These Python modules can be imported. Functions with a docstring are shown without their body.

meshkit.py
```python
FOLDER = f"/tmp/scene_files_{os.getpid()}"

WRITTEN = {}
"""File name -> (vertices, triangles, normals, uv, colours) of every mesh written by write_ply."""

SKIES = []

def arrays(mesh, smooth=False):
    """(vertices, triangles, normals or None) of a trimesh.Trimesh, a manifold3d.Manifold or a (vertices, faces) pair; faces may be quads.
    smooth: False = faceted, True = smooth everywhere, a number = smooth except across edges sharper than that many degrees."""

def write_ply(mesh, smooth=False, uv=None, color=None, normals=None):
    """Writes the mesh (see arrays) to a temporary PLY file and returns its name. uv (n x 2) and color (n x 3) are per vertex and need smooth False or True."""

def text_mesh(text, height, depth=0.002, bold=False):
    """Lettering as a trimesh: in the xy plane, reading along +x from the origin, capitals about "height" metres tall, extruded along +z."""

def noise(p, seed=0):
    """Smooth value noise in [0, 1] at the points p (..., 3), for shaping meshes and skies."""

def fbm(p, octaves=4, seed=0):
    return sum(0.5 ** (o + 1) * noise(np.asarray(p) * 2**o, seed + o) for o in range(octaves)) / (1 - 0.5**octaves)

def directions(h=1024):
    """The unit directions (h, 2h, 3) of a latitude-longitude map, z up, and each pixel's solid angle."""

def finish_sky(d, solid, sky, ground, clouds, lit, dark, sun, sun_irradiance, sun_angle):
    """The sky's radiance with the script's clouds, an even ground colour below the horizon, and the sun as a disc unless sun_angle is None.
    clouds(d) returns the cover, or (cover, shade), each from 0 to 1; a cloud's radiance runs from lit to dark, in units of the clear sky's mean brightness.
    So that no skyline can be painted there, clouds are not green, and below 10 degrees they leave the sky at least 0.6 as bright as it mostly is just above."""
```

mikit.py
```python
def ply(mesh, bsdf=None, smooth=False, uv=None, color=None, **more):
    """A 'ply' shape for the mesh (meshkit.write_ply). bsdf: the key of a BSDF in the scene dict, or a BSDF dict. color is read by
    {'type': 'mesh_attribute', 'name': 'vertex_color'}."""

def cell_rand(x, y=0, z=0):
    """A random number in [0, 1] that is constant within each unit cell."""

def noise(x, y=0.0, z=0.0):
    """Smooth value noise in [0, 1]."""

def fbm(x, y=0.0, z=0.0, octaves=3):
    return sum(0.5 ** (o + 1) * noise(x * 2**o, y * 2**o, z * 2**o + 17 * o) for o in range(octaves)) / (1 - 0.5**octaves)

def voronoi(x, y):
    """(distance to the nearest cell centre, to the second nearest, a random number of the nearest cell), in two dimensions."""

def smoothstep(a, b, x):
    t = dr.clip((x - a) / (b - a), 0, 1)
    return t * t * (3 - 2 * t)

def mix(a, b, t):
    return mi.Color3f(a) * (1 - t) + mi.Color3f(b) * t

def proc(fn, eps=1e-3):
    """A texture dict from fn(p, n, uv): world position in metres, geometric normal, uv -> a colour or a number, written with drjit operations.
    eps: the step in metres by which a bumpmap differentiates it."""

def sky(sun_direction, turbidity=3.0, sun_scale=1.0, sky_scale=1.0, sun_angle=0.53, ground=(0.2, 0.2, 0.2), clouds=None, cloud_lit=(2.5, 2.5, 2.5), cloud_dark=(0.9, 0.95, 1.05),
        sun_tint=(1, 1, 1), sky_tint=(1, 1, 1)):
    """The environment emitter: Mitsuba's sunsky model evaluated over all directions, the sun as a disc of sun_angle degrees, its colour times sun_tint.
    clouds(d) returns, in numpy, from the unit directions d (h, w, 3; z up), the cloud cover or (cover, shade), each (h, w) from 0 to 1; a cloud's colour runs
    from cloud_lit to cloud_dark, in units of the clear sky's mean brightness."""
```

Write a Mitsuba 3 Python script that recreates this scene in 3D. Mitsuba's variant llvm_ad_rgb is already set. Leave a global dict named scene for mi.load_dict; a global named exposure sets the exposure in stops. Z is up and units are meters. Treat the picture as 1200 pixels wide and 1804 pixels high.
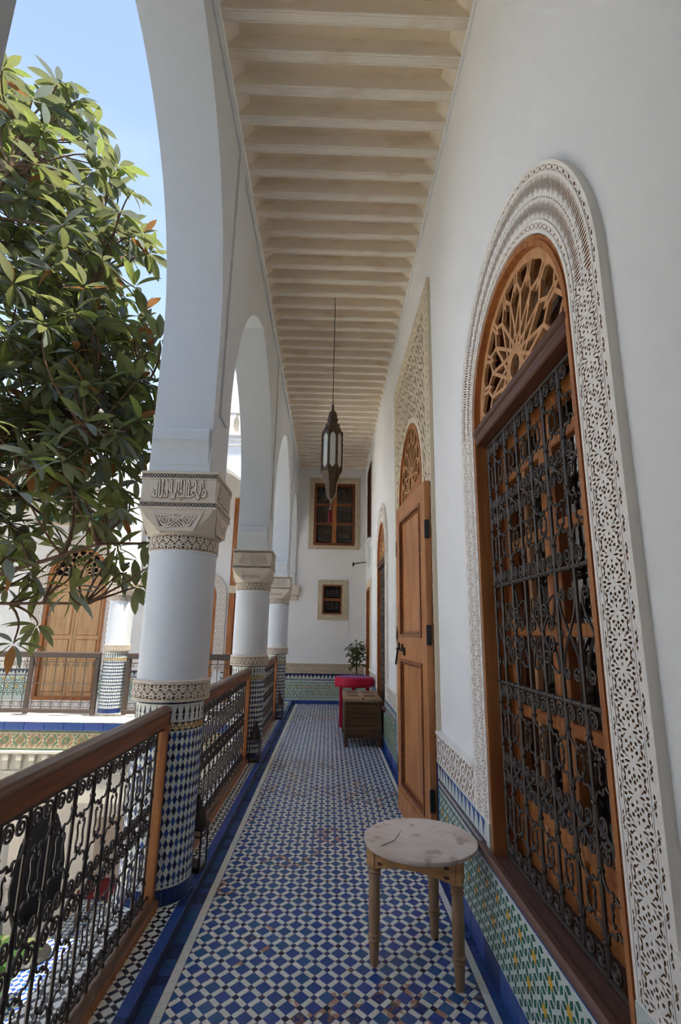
import math, random
import numpy as np, trimesh, shapely
import drjit as dr
import mitsuba as mi
import mikit, meshkit
from mikit import proc, noise, fbm, smoothstep, mix, cell_rand
from shapely.geometry import Polygon, Point, LineString, MultiLineString, box as sbox
from shapely.ops import unary_union
from shapely import affinity
T = mi.ScalarTransform4f
PI = math.pi
random.seed(5); rng = np.random.default_rng(7)
scene, labels = {}, {}

# ------------------------------------------------------------------ camera, sky, exposure
EYE = np.array([0.0, 0.0, 1.35])
ROT = np.array([[0.99958751, -0.02283734, 0.01741431], [0.0221743, 0.22837341, -0.97332106], [0.0182511, 0.97330573, 0.22878561]])
FPX = 895.0
fwd, upv = ROT[2], -ROT[1]
scene['camera'] = {'type': 'perspective', 'fov': math.degrees(2 * math.atan(600 / FPX)), 'fov_axis': 'x', 'near_clip': 0.02, 'far_clip': 500.0,
                   'to_world': T().look_at(origin=EYE.tolist(), target=(EYE + fwd).tolist(), up=upv.tolist())}
exposure = 3.7
def clouds(d):
    n = meshkit.fbm(d * [3.0, 3.0, 6.0] + 4.0, 4)
    haze = np.exp(-np.clip(d[..., 2], 0, 1) / 0.30)
    return np.clip(0.10 + 0.70 * haze + 0.20 * np.clip((n - 0.5) * 3, 0, 1), 0, 1), 0.0
scene['sky'] = mikit.sky((0.27, -0.16, 0.95), turbidity=4.0, sun_scale=0.60, sun_angle=3.0, sun_tint=(0.86, 0.96, 1.06), sky_scale=0.66, ground=(0.3, 0.27, 0.23), clouds=clouds, cloud_lit=(1.62, 1.66, 1.70), cloud_dark=(0.9, 0.92, 0.95), sky_tint=(0.90, 0.97, 1.08))

def pix(p):
    q = ROT @ (np.asarray(p, float) - EYE)
    return np.array([600 + FPX * q[0] / q[2], 902 + FPX * q[1] / q[2]]) if q[2] > 0.05 else np.array([-1e4, -1e4])
def inview(p, m=25):
    u, v = pix(p)
    return -m < u < 1200 + m and -m < v < 1804 + m

# ------------------------------------------------------------------ materials
def mat(key, color, rough=0.6, spec=0.4, **k):
    c = color if isinstance(color, dict) else {'type': 'rgb', 'value': list(color)}
    scene[key] = {'type': 'twosided', 'bsdf': {'type': 'principled', 'base_color': c, 'roughness': rough, 'specular': spec, **k}}
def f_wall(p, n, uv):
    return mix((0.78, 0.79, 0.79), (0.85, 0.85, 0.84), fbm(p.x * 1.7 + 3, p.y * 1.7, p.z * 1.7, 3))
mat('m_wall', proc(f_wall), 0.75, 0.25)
def f_arcade_shaded(p, n, uv):
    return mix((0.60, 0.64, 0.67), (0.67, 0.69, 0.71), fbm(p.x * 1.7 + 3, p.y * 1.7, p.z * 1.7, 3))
mat('m_arcade_shaded', proc(f_arcade_shaded), 0.75, 0.25)  # the wall white, darkened to stand in for shade on the arcade
def f_ceil(p, n, uv):
    s = smoothstep(0.55, 0.75, fbm(p.x * 5, p.y * 9, p.z * 9, 3))
    return mix((0.85, 0.77, 0.65), (0.77, 0.66, 0.52), s)
mat('m_ceiling', proc(f_ceil), 0.7, 0.25)
def f_board(p, n, uv):
    s = smoothstep(0.35, 0.8, fbm(p.x * 4, p.y * 6, p.z * 6, 3))
    return mix((0.78, 0.67, 0.52), (0.68, 0.56, 0.41), s)
mat('m_board', proc(f_board), 0.75, 0.2)
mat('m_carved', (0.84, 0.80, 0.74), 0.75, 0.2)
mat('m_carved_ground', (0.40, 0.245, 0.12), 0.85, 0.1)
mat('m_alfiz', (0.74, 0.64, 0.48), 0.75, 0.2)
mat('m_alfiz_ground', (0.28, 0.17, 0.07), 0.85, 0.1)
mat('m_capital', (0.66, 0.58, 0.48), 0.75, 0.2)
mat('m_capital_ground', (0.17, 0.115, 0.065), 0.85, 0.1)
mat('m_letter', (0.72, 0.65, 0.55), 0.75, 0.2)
mat('m_letter_shadow', (0.22, 0.155, 0.10), 0.8, 0.1)  # dark outline that paints the shadow beside the raised letters
mat('m_shaft', (0.68, 0.71, 0.74), 0.6, 0.3)  # column white greyed like the arcade, in place of shade
def wood(key, c1, c2, axis, rough=0.45, freq=1.0):
    def fn(p, n, uv):
        q = [p.x * 45 * freq, p.y * 45 * freq, p.z * 45 * freq]
        q[axis] = q[axis] * 0.06
        g = fbm(q[0], q[1], q[2], 3)
        w = fbm(p.x * 3, p.y * 3, p.z * 3, 2)
        return mix(c1, c2, smoothstep(0.25, 0.75, g * 0.75 + w * 0.25))
    mat(key, proc(fn), rough, 0.4)
wood('m_wood_v', (0.30, 0.10, 0.032), (0.46, 0.185, 0.058), 2)
wood('m_wood_y', (0.30, 0.10, 0.032), (0.46, 0.185, 0.058), 1)
wood('m_wood_x', (0.30, 0.10, 0.032), (0.46, 0.185, 0.058), 0)
wood('m_door', (0.37, 0.14, 0.048), (0.53, 0.235, 0.088), 2, 0.42)
wood('m_lattice', (0.46, 0.22, 0.09), (0.60, 0.32, 0.15), 2, 0.5)
wood('m_dark_wood', (0.075, 0.028, 0.016), (0.13, 0.048, 0.026), 1, 0.4)
wood('m_sill', (0.11, 0.055, 0.04), (0.19, 0.105, 0.08), 1, 0.5)
wood('m_rail_top', (0.13, 0.068, 0.042), (0.22, 0.135, 0.095), 1, 0.3)
wood('m_rail_wood', (0.17, 0.055, 0.022), (0.30, 0.105, 0.038), 1, 0.35)
wood('m_brown', (0.12, 0.036, 0.014), (0.22, 0.075, 0.026), 2, 0.4)
wood('m_chest', (0.06, 0.032, 0.015), (0.14, 0.075, 0.034), 0, 0.5)
wood('m_chest_top', (0.26, 0.16, 0.085), (0.40, 0.26, 0.15), 0, 0.5)
wood('m_table_leg', (0.28, 0.165, 0.09), (0.44, 0.28, 0.165), 2, 0.55)
wood('m_apron', (0.38, 0.195, 0.075), (0.56, 0.31, 0.13), 0, 0.5)
wood('m_far_door', (0.45, 0.26, 0.12), (0.60, 0.38, 0.20), 2, 0.5)
def f_top(p, n, uv):
    g = fbm((p.x * 0.6 + p.y * 0.8) * 60, (p.y * 0.6 - p.x * 0.8) * 5, 1.0, 3)
    w = fbm(p.x * 8, p.y * 8, 2.0, 3)
    c = mix((0.62, 0.49, 0.39), (0.80, 0.69, 0.59), smoothstep(0.2, 0.7, g * 0.4 + w * 0.6))
    return mix(c, (0.22, 0.14, 0.09), smoothstep(0.64, 0.85, fbm(p.x * 17 + 9, p.y * 17, 5.0, 3)) * 0.5)
mat('m_table_top', proc(f_top), 0.5, 0.35)
mat('m_iron', (0.085, 0.070, 0.062), 0.40, 0.5, metallic=0.5)
mat('m_black', (0.015, 0.014, 0.013), 0.5, 0.4)
mat('m_bronze', (0.10, 0.068, 0.048), 0.45, 0.5, metallic=0.4)
BLUES = [(0.024, 0.075, 0.28), (0.018, 0.095, 0.25), (0.036, 0.075, 0.31), (0.034, 0.115, 0.29), (0.013, 0.034, 0.14)]
for i, c in enumerate(BLUES): mat(f'm_blue_{i}', c, 0.28, 0.5)
WHITES = [(0.80, 0.80, 0.70), (0.74, 0.78, 0.70), (0.85, 0.82, 0.73)]
for i, c in enumerate(WHITES): mat(f'm_white_{i}', c, 0.3, 0.5)
def f_worn(p, n, uv):
    return mix((0.79, 0.77, 0.67), (0.52, 0.28, 0.17), smoothstep(0.42, 0.6, fbm(p.x * 55, p.y * 55, p.z * 55, 3)))
mat('m_worn', proc(f_worn), 0.45, 0.35)
def f_worn_b(p, n, uv):
    return mix((0.022, 0.05, 0.19), (0.20, 0.11, 0.09), smoothstep(0.5, 0.66, fbm(p.x * 60, p.y * 60, p.z * 60, 3)))
mat('m_worn_blue', proc(f_worn_b), 0.4, 0.4)
def f_grout(p, n, uv):
    return mix((0.10, 0.075, 0.065), (0.22, 0.13, 0.10), fbm(p.x * 30, p.y * 30, p.z * 30, 2))
mat('m_grout', proc(f_grout), 0.8, 0.2)
mat('m_navy', (0.010, 0.014, 0.055), 0.3, 0.5)
mat('m_black_tile', (0.014, 0.014, 0.028), 0.3, 0.5)
mat('m_green_0', (0.010, 0.10, 0.062), 0.3, 0.5)
mat('m_green_1', (0.014, 0.14, 0.080), 0.3, 0.5)
mat('m_yellow', (0.70, 0.40, 0.03), 0.3, 0.5)
mat('m_tile_white', (0.60, 0.66, 0.60), 0.28, 0.5)
mat('m_brown_tile', (0.16, 0.07, 0.05), 0.35, 0.5)
mat('m_dark_room', (0.02, 0.018, 0.018), 0.9, 0.1)  # near black for sheets that stand in for unlit rooms
mat('m_room_wall', (0.12, 0.12, 0.13), 0.9, 0.1)
mat('m_red', (0.52, 0.012, 0.05), 0.55, 0.3)
mat('m_purple', (0.22, 0.07, 0.20), 0.6, 0.3)
mat('m_tassel', (0.20, 0.02, 0.035), 0.8, 0.2)
mat('m_string', (0.55, 0.45, 0.36), 0.8, 0.2)
mat('m_pot', (0.30, 0.13, 0.07), 0.7, 0.3)
mat('m_pot_green', (0.20, 0.40, 0.16), 0.35, 0.5)
mat('m_soil', (0.05, 0.035, 0.025), 0.9, 0.1)
mat('m_bark', (0.16, 0.095, 0.06), 0.85, 0.2)
mat('m_stone', (0.48, 0.45, 0.38), 0.8, 0.2)
mat('m_pave', (0.66, 0.64, 0.62), 0.6, 0.3)
mat('m_cream', (0.50, 0.40, 0.28), 0.75, 0.2)
mat('m_fabric_black', (0.003, 0.003, 0.004), 0.9, 0.05)
mat('m_lantern_dark', (0.030, 0.022, 0.017), 0.45, 0.4)
mat('m_far_rail', (0.075, 0.055, 0.045), 0.5, 0.3)
mat('m_frieze_brown', (0.24, 0.15, 0.08), 0.6, 0.3)
mat('m_frieze_green', (0.09, 0.15, 0.085), 0.6, 0.3)
mat('m_fabric_grey', (0.22, 0.22, 0.22), 0.7, 0.3)
mat('m_beige', (0.55, 0.43, 0.34), 0.8, 0.2)
mat('m_maroon', (0.13, 0.015, 0.018), 0.7, 0.2)
mat('m_milk', (0.72, 0.77, 0.74), 0.35, 0.4)
scene['m_pane'] = {'type': 'thindielectric', 'int_ior': 1.5}
scene['m_lantern_glass'] = {'type': 'principledthin', 'base_color': {'type': 'rgb', 'value': [0.80, 0.86, 0.84]}, 'roughness': 0.5, 'diff_trans': 0.9, 'spec_trans': 0.0}
def leafm(key, c, dt):
    scene[key] = {'type': 'principledthin', 'base_color': {'type': 'rgb', 'value': list(c)}, 'roughness': 0.42, 'diff_trans': dt, 'spec_trans': 0.0, 'eta': 1.45}
leafm('m_leaf_0', (0.20, 0.215, 0.105), 0.9)
leafm('m_leaf_1', (0.24, 0.26, 0.09), 1.0)
leafm('m_leaf_2', (0.28, 0.34, 0.09), 1.0)
leafm('m_leaf_3', (0.24, 0.27, 0.23), 0.6)
leafm('m_leaf_brown', (0.34, 0.16, 0.06), 0.8)

# ------------------------------------------------------------------ mesh tools
class MB:
    def __init__(s): s.v, s.f, s.n = [], [], 0
    def add(s, V, F):
        V = np.asarray(V, float); F = np.asarray(F, int)
        if F.shape[1] == 4: F = np.vstack([F[:, [0, 1, 2]], F[:, [0, 2, 3]]])
        s.v.append(V); s.f.append(F + s.n); s.n += len(V); return s
    def mesh(s): return np.vstack(s.v), np.vstack(s.f)
    def box(s, x0, x1, y0, y1, z0, z1, c=0.0): return s.add(*cbox(x0, x1, y0, y1, z0, z1, c))
    def tube(s, pts, r, sides=5): return s.add(*tube(pts, r, sides))
    def lathe(s, prof, c=(0, 0, 0), n=24): return s.add(*lathe(prof, c, n))
QB = np.array([[0, 3, 2, 1], [4, 5, 6, 7], [0, 1, 5, 4], [1, 2, 6, 5], [2, 3, 7, 6], [3, 0, 4, 7]])
_hull = {}
def cbox(x0, x1, y0, y1, z0, z1, c=0.0):
    lo, hi = np.array([x0, y0, z0]), np.array([x1, y1, z1])
    if c <= 0:
        V = np.array([[x0, y0, z0], [x1, y0, z0], [x1, y1, z0], [x0, y1, z0], [x0, y0, z1], [x1, y0, z1], [x1, y1, z1], [x0, y1, z1]], float)
        return V, np.vstack([QB[:, [0, 1, 2]], QB[:, [0, 2, 3]]])
    h = (hi - lo) / 2
    c = min(c, 0.49 * h.min())
    S, D = [], []
    for sx in (-1, 1):
        for sy in (-1, 1):
            for sz in (-1, 1):
                for k in range(3):
                    S.append((sx, sy, sz)); D.append([0 if k == a else -1 for a in range(3)])
    S, D = np.array(S, float), np.array(D, float)
    if 'f' not in _hull:
        P = S * (np.array([1, 1, 1]) + D * 0.2)
        m = trimesh.convex.convex_hull(P)
        idx = np.array([np.argmin(((P - q) ** 2).sum(1)) for q in m.vertices])
        _hull['f'] = idx[m.faces]
    return (lo + hi) / 2 + S * (h + D * c), _hull['f']
def tube(pts, r, sides=5, cap=True):
    p = np.asarray(pts, float); n = len(p)
    t = np.gradient(p, axis=0); t /= np.linalg.norm(t, axis=1, keepdims=True) + 1e-12
    a = np.cross(t, [0.0, 0.0, 1.0]) if abs(t[:, 2]).max() < 0.95 else np.cross(t, [1.0, 0.02, 0.0])
    bad = np.linalg.norm(a, axis=1) < 1e-3
    a[bad] = np.cross(t[bad], [0, 1.0, 0.1])
    a /= np.linalg.norm(a, axis=1, keepdims=True)
    b = np.cross(t, a)
    ang = np.arange(sides) * 2 * PI / sides
    r = np.broadcast_to(r, (n,))
    V = (p[:, None] + r[:, None, None] * (np.cos(ang)[None, :, None] * a[:, None] + np.sin(ang)[None, :, None] * b[:, None])).reshape(-1, 3)
    F = []
    for i in range(n - 1):
        for j in range(sides):
            k = (j + 1) % sides
            F.append([i * sides + j, i * sides + k, (i + 1) * sides + k, (i + 1) * sides + j])
    F = np.array(F); F = np.vstack([F[:, [0, 2, 1]], F[:, [0, 3, 2]]])
    if cap:
        e = (n - 1) * sides
        F = np.vstack([F, [[0, j, j + 1] for j in range(1, sides - 1)], [[e, e + j + 1, e + j] for j in range(1, sides - 1)]])
    return V, F
def lathe(prof, c=(0, 0, 0), n=24, a0=0.0):
    prof = np.asarray(prof, float); m = len(prof)
    ang = a0 + np.arange(n) * 2 * PI / n
    V = np.stack([prof[:, 0, None] * np.cos(ang), prof[:, 0, None] * np.sin(ang), np.broadcast_to(prof[:, 1, None], (m, n))], -1).reshape(-1, 3) + np.asarray(c, float)
    F = []
    for i in range(m - 1):
        for j in range(n):
            k = (j + 1) % n
            F.append([i * n + j, i * n + k, (i + 1) * n + k, (i + 1) * n + j])
    return V, np.array(F)
def polys(g):
    if g.is_empty: return []
    if g.geom_type == 'Polygon': return [g]
    return [q for q in getattr(g, 'geoms', []) if q.geom_type == 'Polygon' and q.area > 1e-8]
def tri2(poly):
    v, f = trimesh.creation.triangulate_polygon(poly, engine='earcut')
    v, f = np.asarray(v, float), np.asarray(f, int)
    a = v[f[:, 0]]; b = v[f[:, 1]]; c = v[f[:, 2]]
    s = (b[:, 0] - a[:, 0]) * (c[:, 1] - a[:, 1]) - (b[:, 1] - a[:, 1]) * (c[:, 0] - a[:, 0])
    f[s < 0] = f[s < 0][:, ::-1]
    return v, f
def extr(g, w0, w1, back=False, sides=True):
    """(u, v, w) mesh of a shapely area: its face at w1, walls from w0, and on request its back."""
    mb = MB()
    for p in polys(g):
        p = shapely.geometry.polygon.orient(p)
        v, f = tri2(p)
        mb.add(np.c_[v, np.full(len(v), w1)], f)
        if back: mb.add(np.c_[v, np.full(len(v), w0)], f[:, ::-1])
        if sides:
            for r in [p.exterior, *p.interiors]:
                c = np.array(r.coords)[:-1]; n = len(c); i = np.arange(n); j = (i + 1) % n
                mb.add(np.vstack([np.c_[c, np.full(n, w0)], np.c_[c, np.full(n, w1)]]), np.stack([i, j, j + n, i + n], 1))
    return mb.mesh() if mb.v else (np.zeros((3, 3)), np.array([[0, 1, 2]]))
def plane(V, o, U, Vv, W):
    return np.asarray(o, float) + V[:, :1] * np.asarray(U, float) + V[:, 1:2] * np.asarray(Vv, float) + V[:, 2:3] * np.asarray(W, float)
def on_right(V, x):            # (u, v, w) -> y = u, z = v, w towards the corridor
    return np.stack([x - V[:, 2], V[:, 0], V[:, 1]], 1)
def on_end(V, y):              # (u, v, w) -> x = u, z = v, w towards the camera
    return np.stack([V[:, 0], y - V[:, 2], V[:, 1]], 1)
def flip(F): return np.asarray(F)[:, ::-1]
def slab_x(mb, g, x0, x1):     # an area in (y, z) as a slab between two x
    V, F = extr(g, 0, x1 - x0, back=True)
    mb.add(np.stack([x0 + V[:, 2], V[:, 0], V[:, 1]], 1), F); return mb
def slab_y(mb, g, y0, y1):     # an area in (x, z) as a slab between two y
    V, F = extr(g, 0, y1 - y0, back=True)
    mb.add(np.stack([V[:, 0], y0 + V[:, 2], V[:, 1]], 1), F[:, ::-1]); return mb

# ------------------------------------------------------------------ scene tree
_count = {}
def fresh(full):
    n = _count.get(full, 0); _count[full] = n + 1
    return full if n == 0 else f'{full}_{n:03d}'
def thing(name, label=None, cat=None, group=None, kind=None):
    k = fresh(name); d = {}
    if label: d['label'] = label
    if cat: d['category'] = cat
    if group: d['group'] = group
    if kind: d['kind'] = kind
    labels[k] = d
    return k
def mesh_of(m): return m.mesh() if isinstance(m, MB) else m
def part(parent, name, m, bsdf, smooth=False, label=None, stuff=False, to=None):
    k = fresh(parent + '__' + name)
    d = m if isinstance(m, dict) else mikit.ply(mesh_of(m), bsdf, smooth)
    if to is not None: d = {**d, 'to_world': to}
    scene[k] = d
    if label or stuff: labels[k] = {**({'label': label} if label else {}), **({'kind': 'stuff'} if stuff else {})}
    return k
def tileply(poly, bsdf, h=0.0016, inset=0.0012, mapf=None):
    return mikit.ply(tilemesh(poly, h, inset, mapf), bsdf)
def tilemesh(c, h=0.0016, inset=0.0012, mapf=None):
    """One glazed piece: outline c (n x 2) at w = 0, face slightly smaller at w = h."""
    c = np.asarray(c, float); n = len(c); m = c.mean(0)
    d = np.linalg.norm(c - m, axis=1, keepdims=True)
    t = m + (c - m) * (1 - np.minimum(inset / np.maximum(d, 1e-6), 0.3))
    V = np.vstack([np.c_[c, np.zeros(n)], np.c_[t, np.full(n, h)]])
    i = np.arange(n); j = (i + 1) % n
    F = np.vstack([np.stack([i, j, j + n], 1), np.stack([i, j + n, i + n], 1), [[n, n + k, n + k + 1] for k in range(1, n - 1)]])
    a = c[:, 0] @ np.roll(c[:, 1], -1) - c[:, 1] @ np.roll(c[:, 0], -1)
    if a < 0: F = F[:, ::-1]
    return (V if mapf is None else mapf(V)), F
def ring(p): return np.array(p.exterior.coords)[:-1]

# ------------------------------------------------------------------ the setting: floor
SILL_Y = (1.325, 2.375)
YB = 10.25                      # end wall
XW = 0.725                      # right wall plane; applied plaster and tile stand proud of it to 0.70
XI, XO = -0.69, -1.03           # arcade wall, inner and outer face
YC = [0.60, 2.965, 5.77, 8.57]  # columns
XC = -0.855
def struct(name, label=None): return thing(name, label, None, None, 'structure')

fl = struct('floor', 'gallery floor of blue, white and small dark glazed tiles')
mb = MB().box(-0.70, 0.95, -2.0, YB + 0.1, -0.3, -0.0016)
part(fl, 'bed', mb, 'm_grout')
def lattice(field, o, px, py, alpha, gap, z, names, mats, parent, limit, flipx=False):
    """A field of large squares, bars between them and small squares, turned by 45 degrees: the nearest ones each a part, the rest joined."""
    e1, e2 = np.array([px / 2, py / 2]), np.array([-px / 2, py / 2])
    x0, y0, x1, y1 = field.bounds
    beta = 0.5 - alpha - gap
    forms = {'big': (np.zeros(2), alpha, alpha), 'bar1': (e1 / 2, beta, alpha), 'bar2': (e2 / 2, alpha, beta), 'small': ((e1 + e2) / 2, beta, beta)}
    shp = {k: np.array([a * e1 * 1 + b * e2 for a, b in ((p, q), (-p, q), (-p, -q), (p, -q))]) for k, (c, p, q) in forms.items()}
    N = int(max(x1 - x0, y1 - y0) / min(px, py)) + 3
    items = []
    base = np.array(o)
    i0 = np.round(np.linalg.solve(np.stack([e1, e2], 1), np.array([(x0 + x1) / 2, (y0 + y1) / 2]) - base)).astype(int)
    prep = shapely.prepared.prep(field)
    for i in range(i0[0] - 2 * N, i0[0] + 2 * N):
        for j in range(i0[1] - 2 * N, i0[1] + 2 * N):
            c0 = base + i * e1 + j * e2
            if not (x0 - px < c0[0] < x1 + px and y0 - py < c0[1] < y1 + py): continue
            for k, (c, p, q) in forms.items():
                cc = c0 + c; out = cc + shp[k]
                g = Polygon(out)
                if prep.contains(g): items.append((k, cc, None))
                elif prep.intersects(g):
                    for h in polys(field.intersection(g)):
                        if h.area > 4e-5: items.append((k, cc, ring(h)))
    items.sort(key=lambda t: t[1][1])
    tmpl = {}
    seen, rest = {}, {}
    R = random.Random(3)
    for k, cc, out in items:
        nm = names[k]; m = R.choice(mats[k])
        if callable(m): m = m(cc)
        if seen.get(nm, 0) < limit and inview([cc[0], cc[1], z], 30) and (out is None):
            seen[nm] = seen.get(nm, 0) + 1
            if (k, m) not in tmpl: tmpl[k, m] = tileply(shp[k], m)
            part(parent, nm, tmpl[k, m], m, to=T().translate([float(cc[0]), float(cc[1]), z - 0.0016 + R.uniform(-3e-4, 3e-4)]))
        else:
            V, F = tilemesh(shp[k] + cc if out is None else out)
            V[:, 2] += z - 0.0016
            rest.setdefault(m, MB()).add(V, F)
    for m, b in rest.items(): part(parent, 'tile_field', b, m, stuff=True)
def worn(cc):
    q = meshkit.noise(np.array([cc[0] * 3.1 + 8, cc[1] * 2.3, 0.5]))
    return 'm_worn' if q > 0.56 else 'm_white_0'
def worn_b(cc):
    q = meshkit.noise(np.array([cc[0] * 3.1 + 8, cc[1] * 2.3, 0.5]))
    return 'm_worn_blue' if q > 0.6 else 'm_blue_0'
lattice(sbox(-0.562, 1.15, 0.620, YB), (-0.222, 2.239), 0.0985, 0.1085, 0.335, 0.016, 0.0,
        {'big': 'blue_tile', 'bar1': 'white_tile', 'bar2': 'white_tile', 'small': 'small_blue_tile'},
        {'big': ['m_blue_0', 'm_blue_1', 'm_blue_2', 'm_blue_3', worn_b, worn_b], 'bar1': ['m_white_0', 'm_white_1', 'm_white_2', worn, worn], 'bar2': ['m_white_0', 'm_white_1', 'm_white_2', worn, worn],
         'small': ['m_navy', 'm_blue_4', 'm_worn_blue']}, fl, 300)
R = random.Random(11)
tm = {}
def strip(parent, name, x0, x1, y0, y1, step, mats, z=0.0, keep=300, gap=0.002, h=0.0016):
    n = 0; y = y0; rest = {}
    while y < y1 - 0.01:
        ye = min(y + step, y1); m = R.choice(mats)
        if n < keep and inview([(x0 + x1) / 2, (y + ye) / 2, z]):
            kk = (name, m, round(ye - y, 4), x0, x1)
            if kk not in tm: tm[kk] = tileply(np.array([[0, gap / 2], [x1 - x0, gap / 2], [x1 - x0, ye - y - gap / 2], [0, ye - y - gap / 2]]), m, h)
            part(parent, name, tm[kk], m, to=T().translate([x0, y, z - h])); n += 1
        else:
            V, F = tilemesh(np.array([[x0, y + gap / 2], [x1, y + gap / 2], [x1, ye - gap / 2], [x0, ye - gap / 2]]), h); V[:, 2] += z - h
            rest.setdefault(m, MB()).add(V, F)
        y = ye
    for m, b in rest.items(): part(parent, 'border_rest', b, m, stuff=True)
strip(fl, 'white_border_tile', -0.600, -0.564, 1.2, YB, 0.062, ['m_white_0', 'm_white_1', 'm_white_2'])
strip(fl, 'white_border_tile', 0.622, 0.652, 1.2, YB, 0.062, ['m_white_0', 'm_white_1', 'm_white_2'], keep=120)
strip(fl, 'blue_border_tile', -0.656, -0.602, 1.2, YB, 0.055, ['m_blue_0', 'm_blue_1', 'm_blue_4'])
strip(fl, 'blue_border_tile', 0.654, 0.692, 1.2, YB, 0.055, ['m_blue_0', 'm_blue_1', 'm_blue_4'], keep=100)

# the raised strip under the arcade, with its blue kerb
ks = struct('floor_arcade', 'raised strip of cream and black tile under the arcade, with a blue tiled kerb')
part(ks, 'bed', MB().box(-1.05, -0.6575, -2, YB, -0.3, 0.0484), 'm_grout')
KZ = 0.05
lattice(sbox(-1.045, 1.15, -0.705, YB), (-0.74, 2.21), 0.074, 0.078, 0.33, 0.012, KZ,
        {'big': 'cream_tile', 'bar1': 'black_tile', 'bar2': 'black_tile', 'small': 'small_cream_tile'},
        {'big': ['m_white_0', 'm_white_1', 'm_white_2'], 'bar1': ['m_black_tile'], 'bar2': ['m_black_tile', 'm_navy'], 'small': ['m_white_0', 'm_white_2']}, ks, 220)
y = 1.2; ktop, kface = None, None; R2 = random.Random(4); kk = {}
while y < YB:
    m = f'm_blue_{R2.choice([0, 0, 2, 4])}'
    if m not in kk:
        b = MB().box(-0.703, -0.6565, 0.0015, 0.1785, KZ - 0.006, KZ + 0.004, 0.003); kk[m] = mikit.ply(b.mesh(), m)
        b = MB().box(-0.6578, -0.6535, 0.0015, 0.1785, 0.001, KZ - 0.004, 0.0015); kk[m, 1] = mikit.ply(b.mesh(), 'm_navy')
    part(ks, 'kerb_tile', kk[m], m, to=T().translate([0, y, 0])); part(ks, 'kerb_face_tile', kk[m, 1], m, to=T().translate([0, y, 0]))
    y += 0.18

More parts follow.
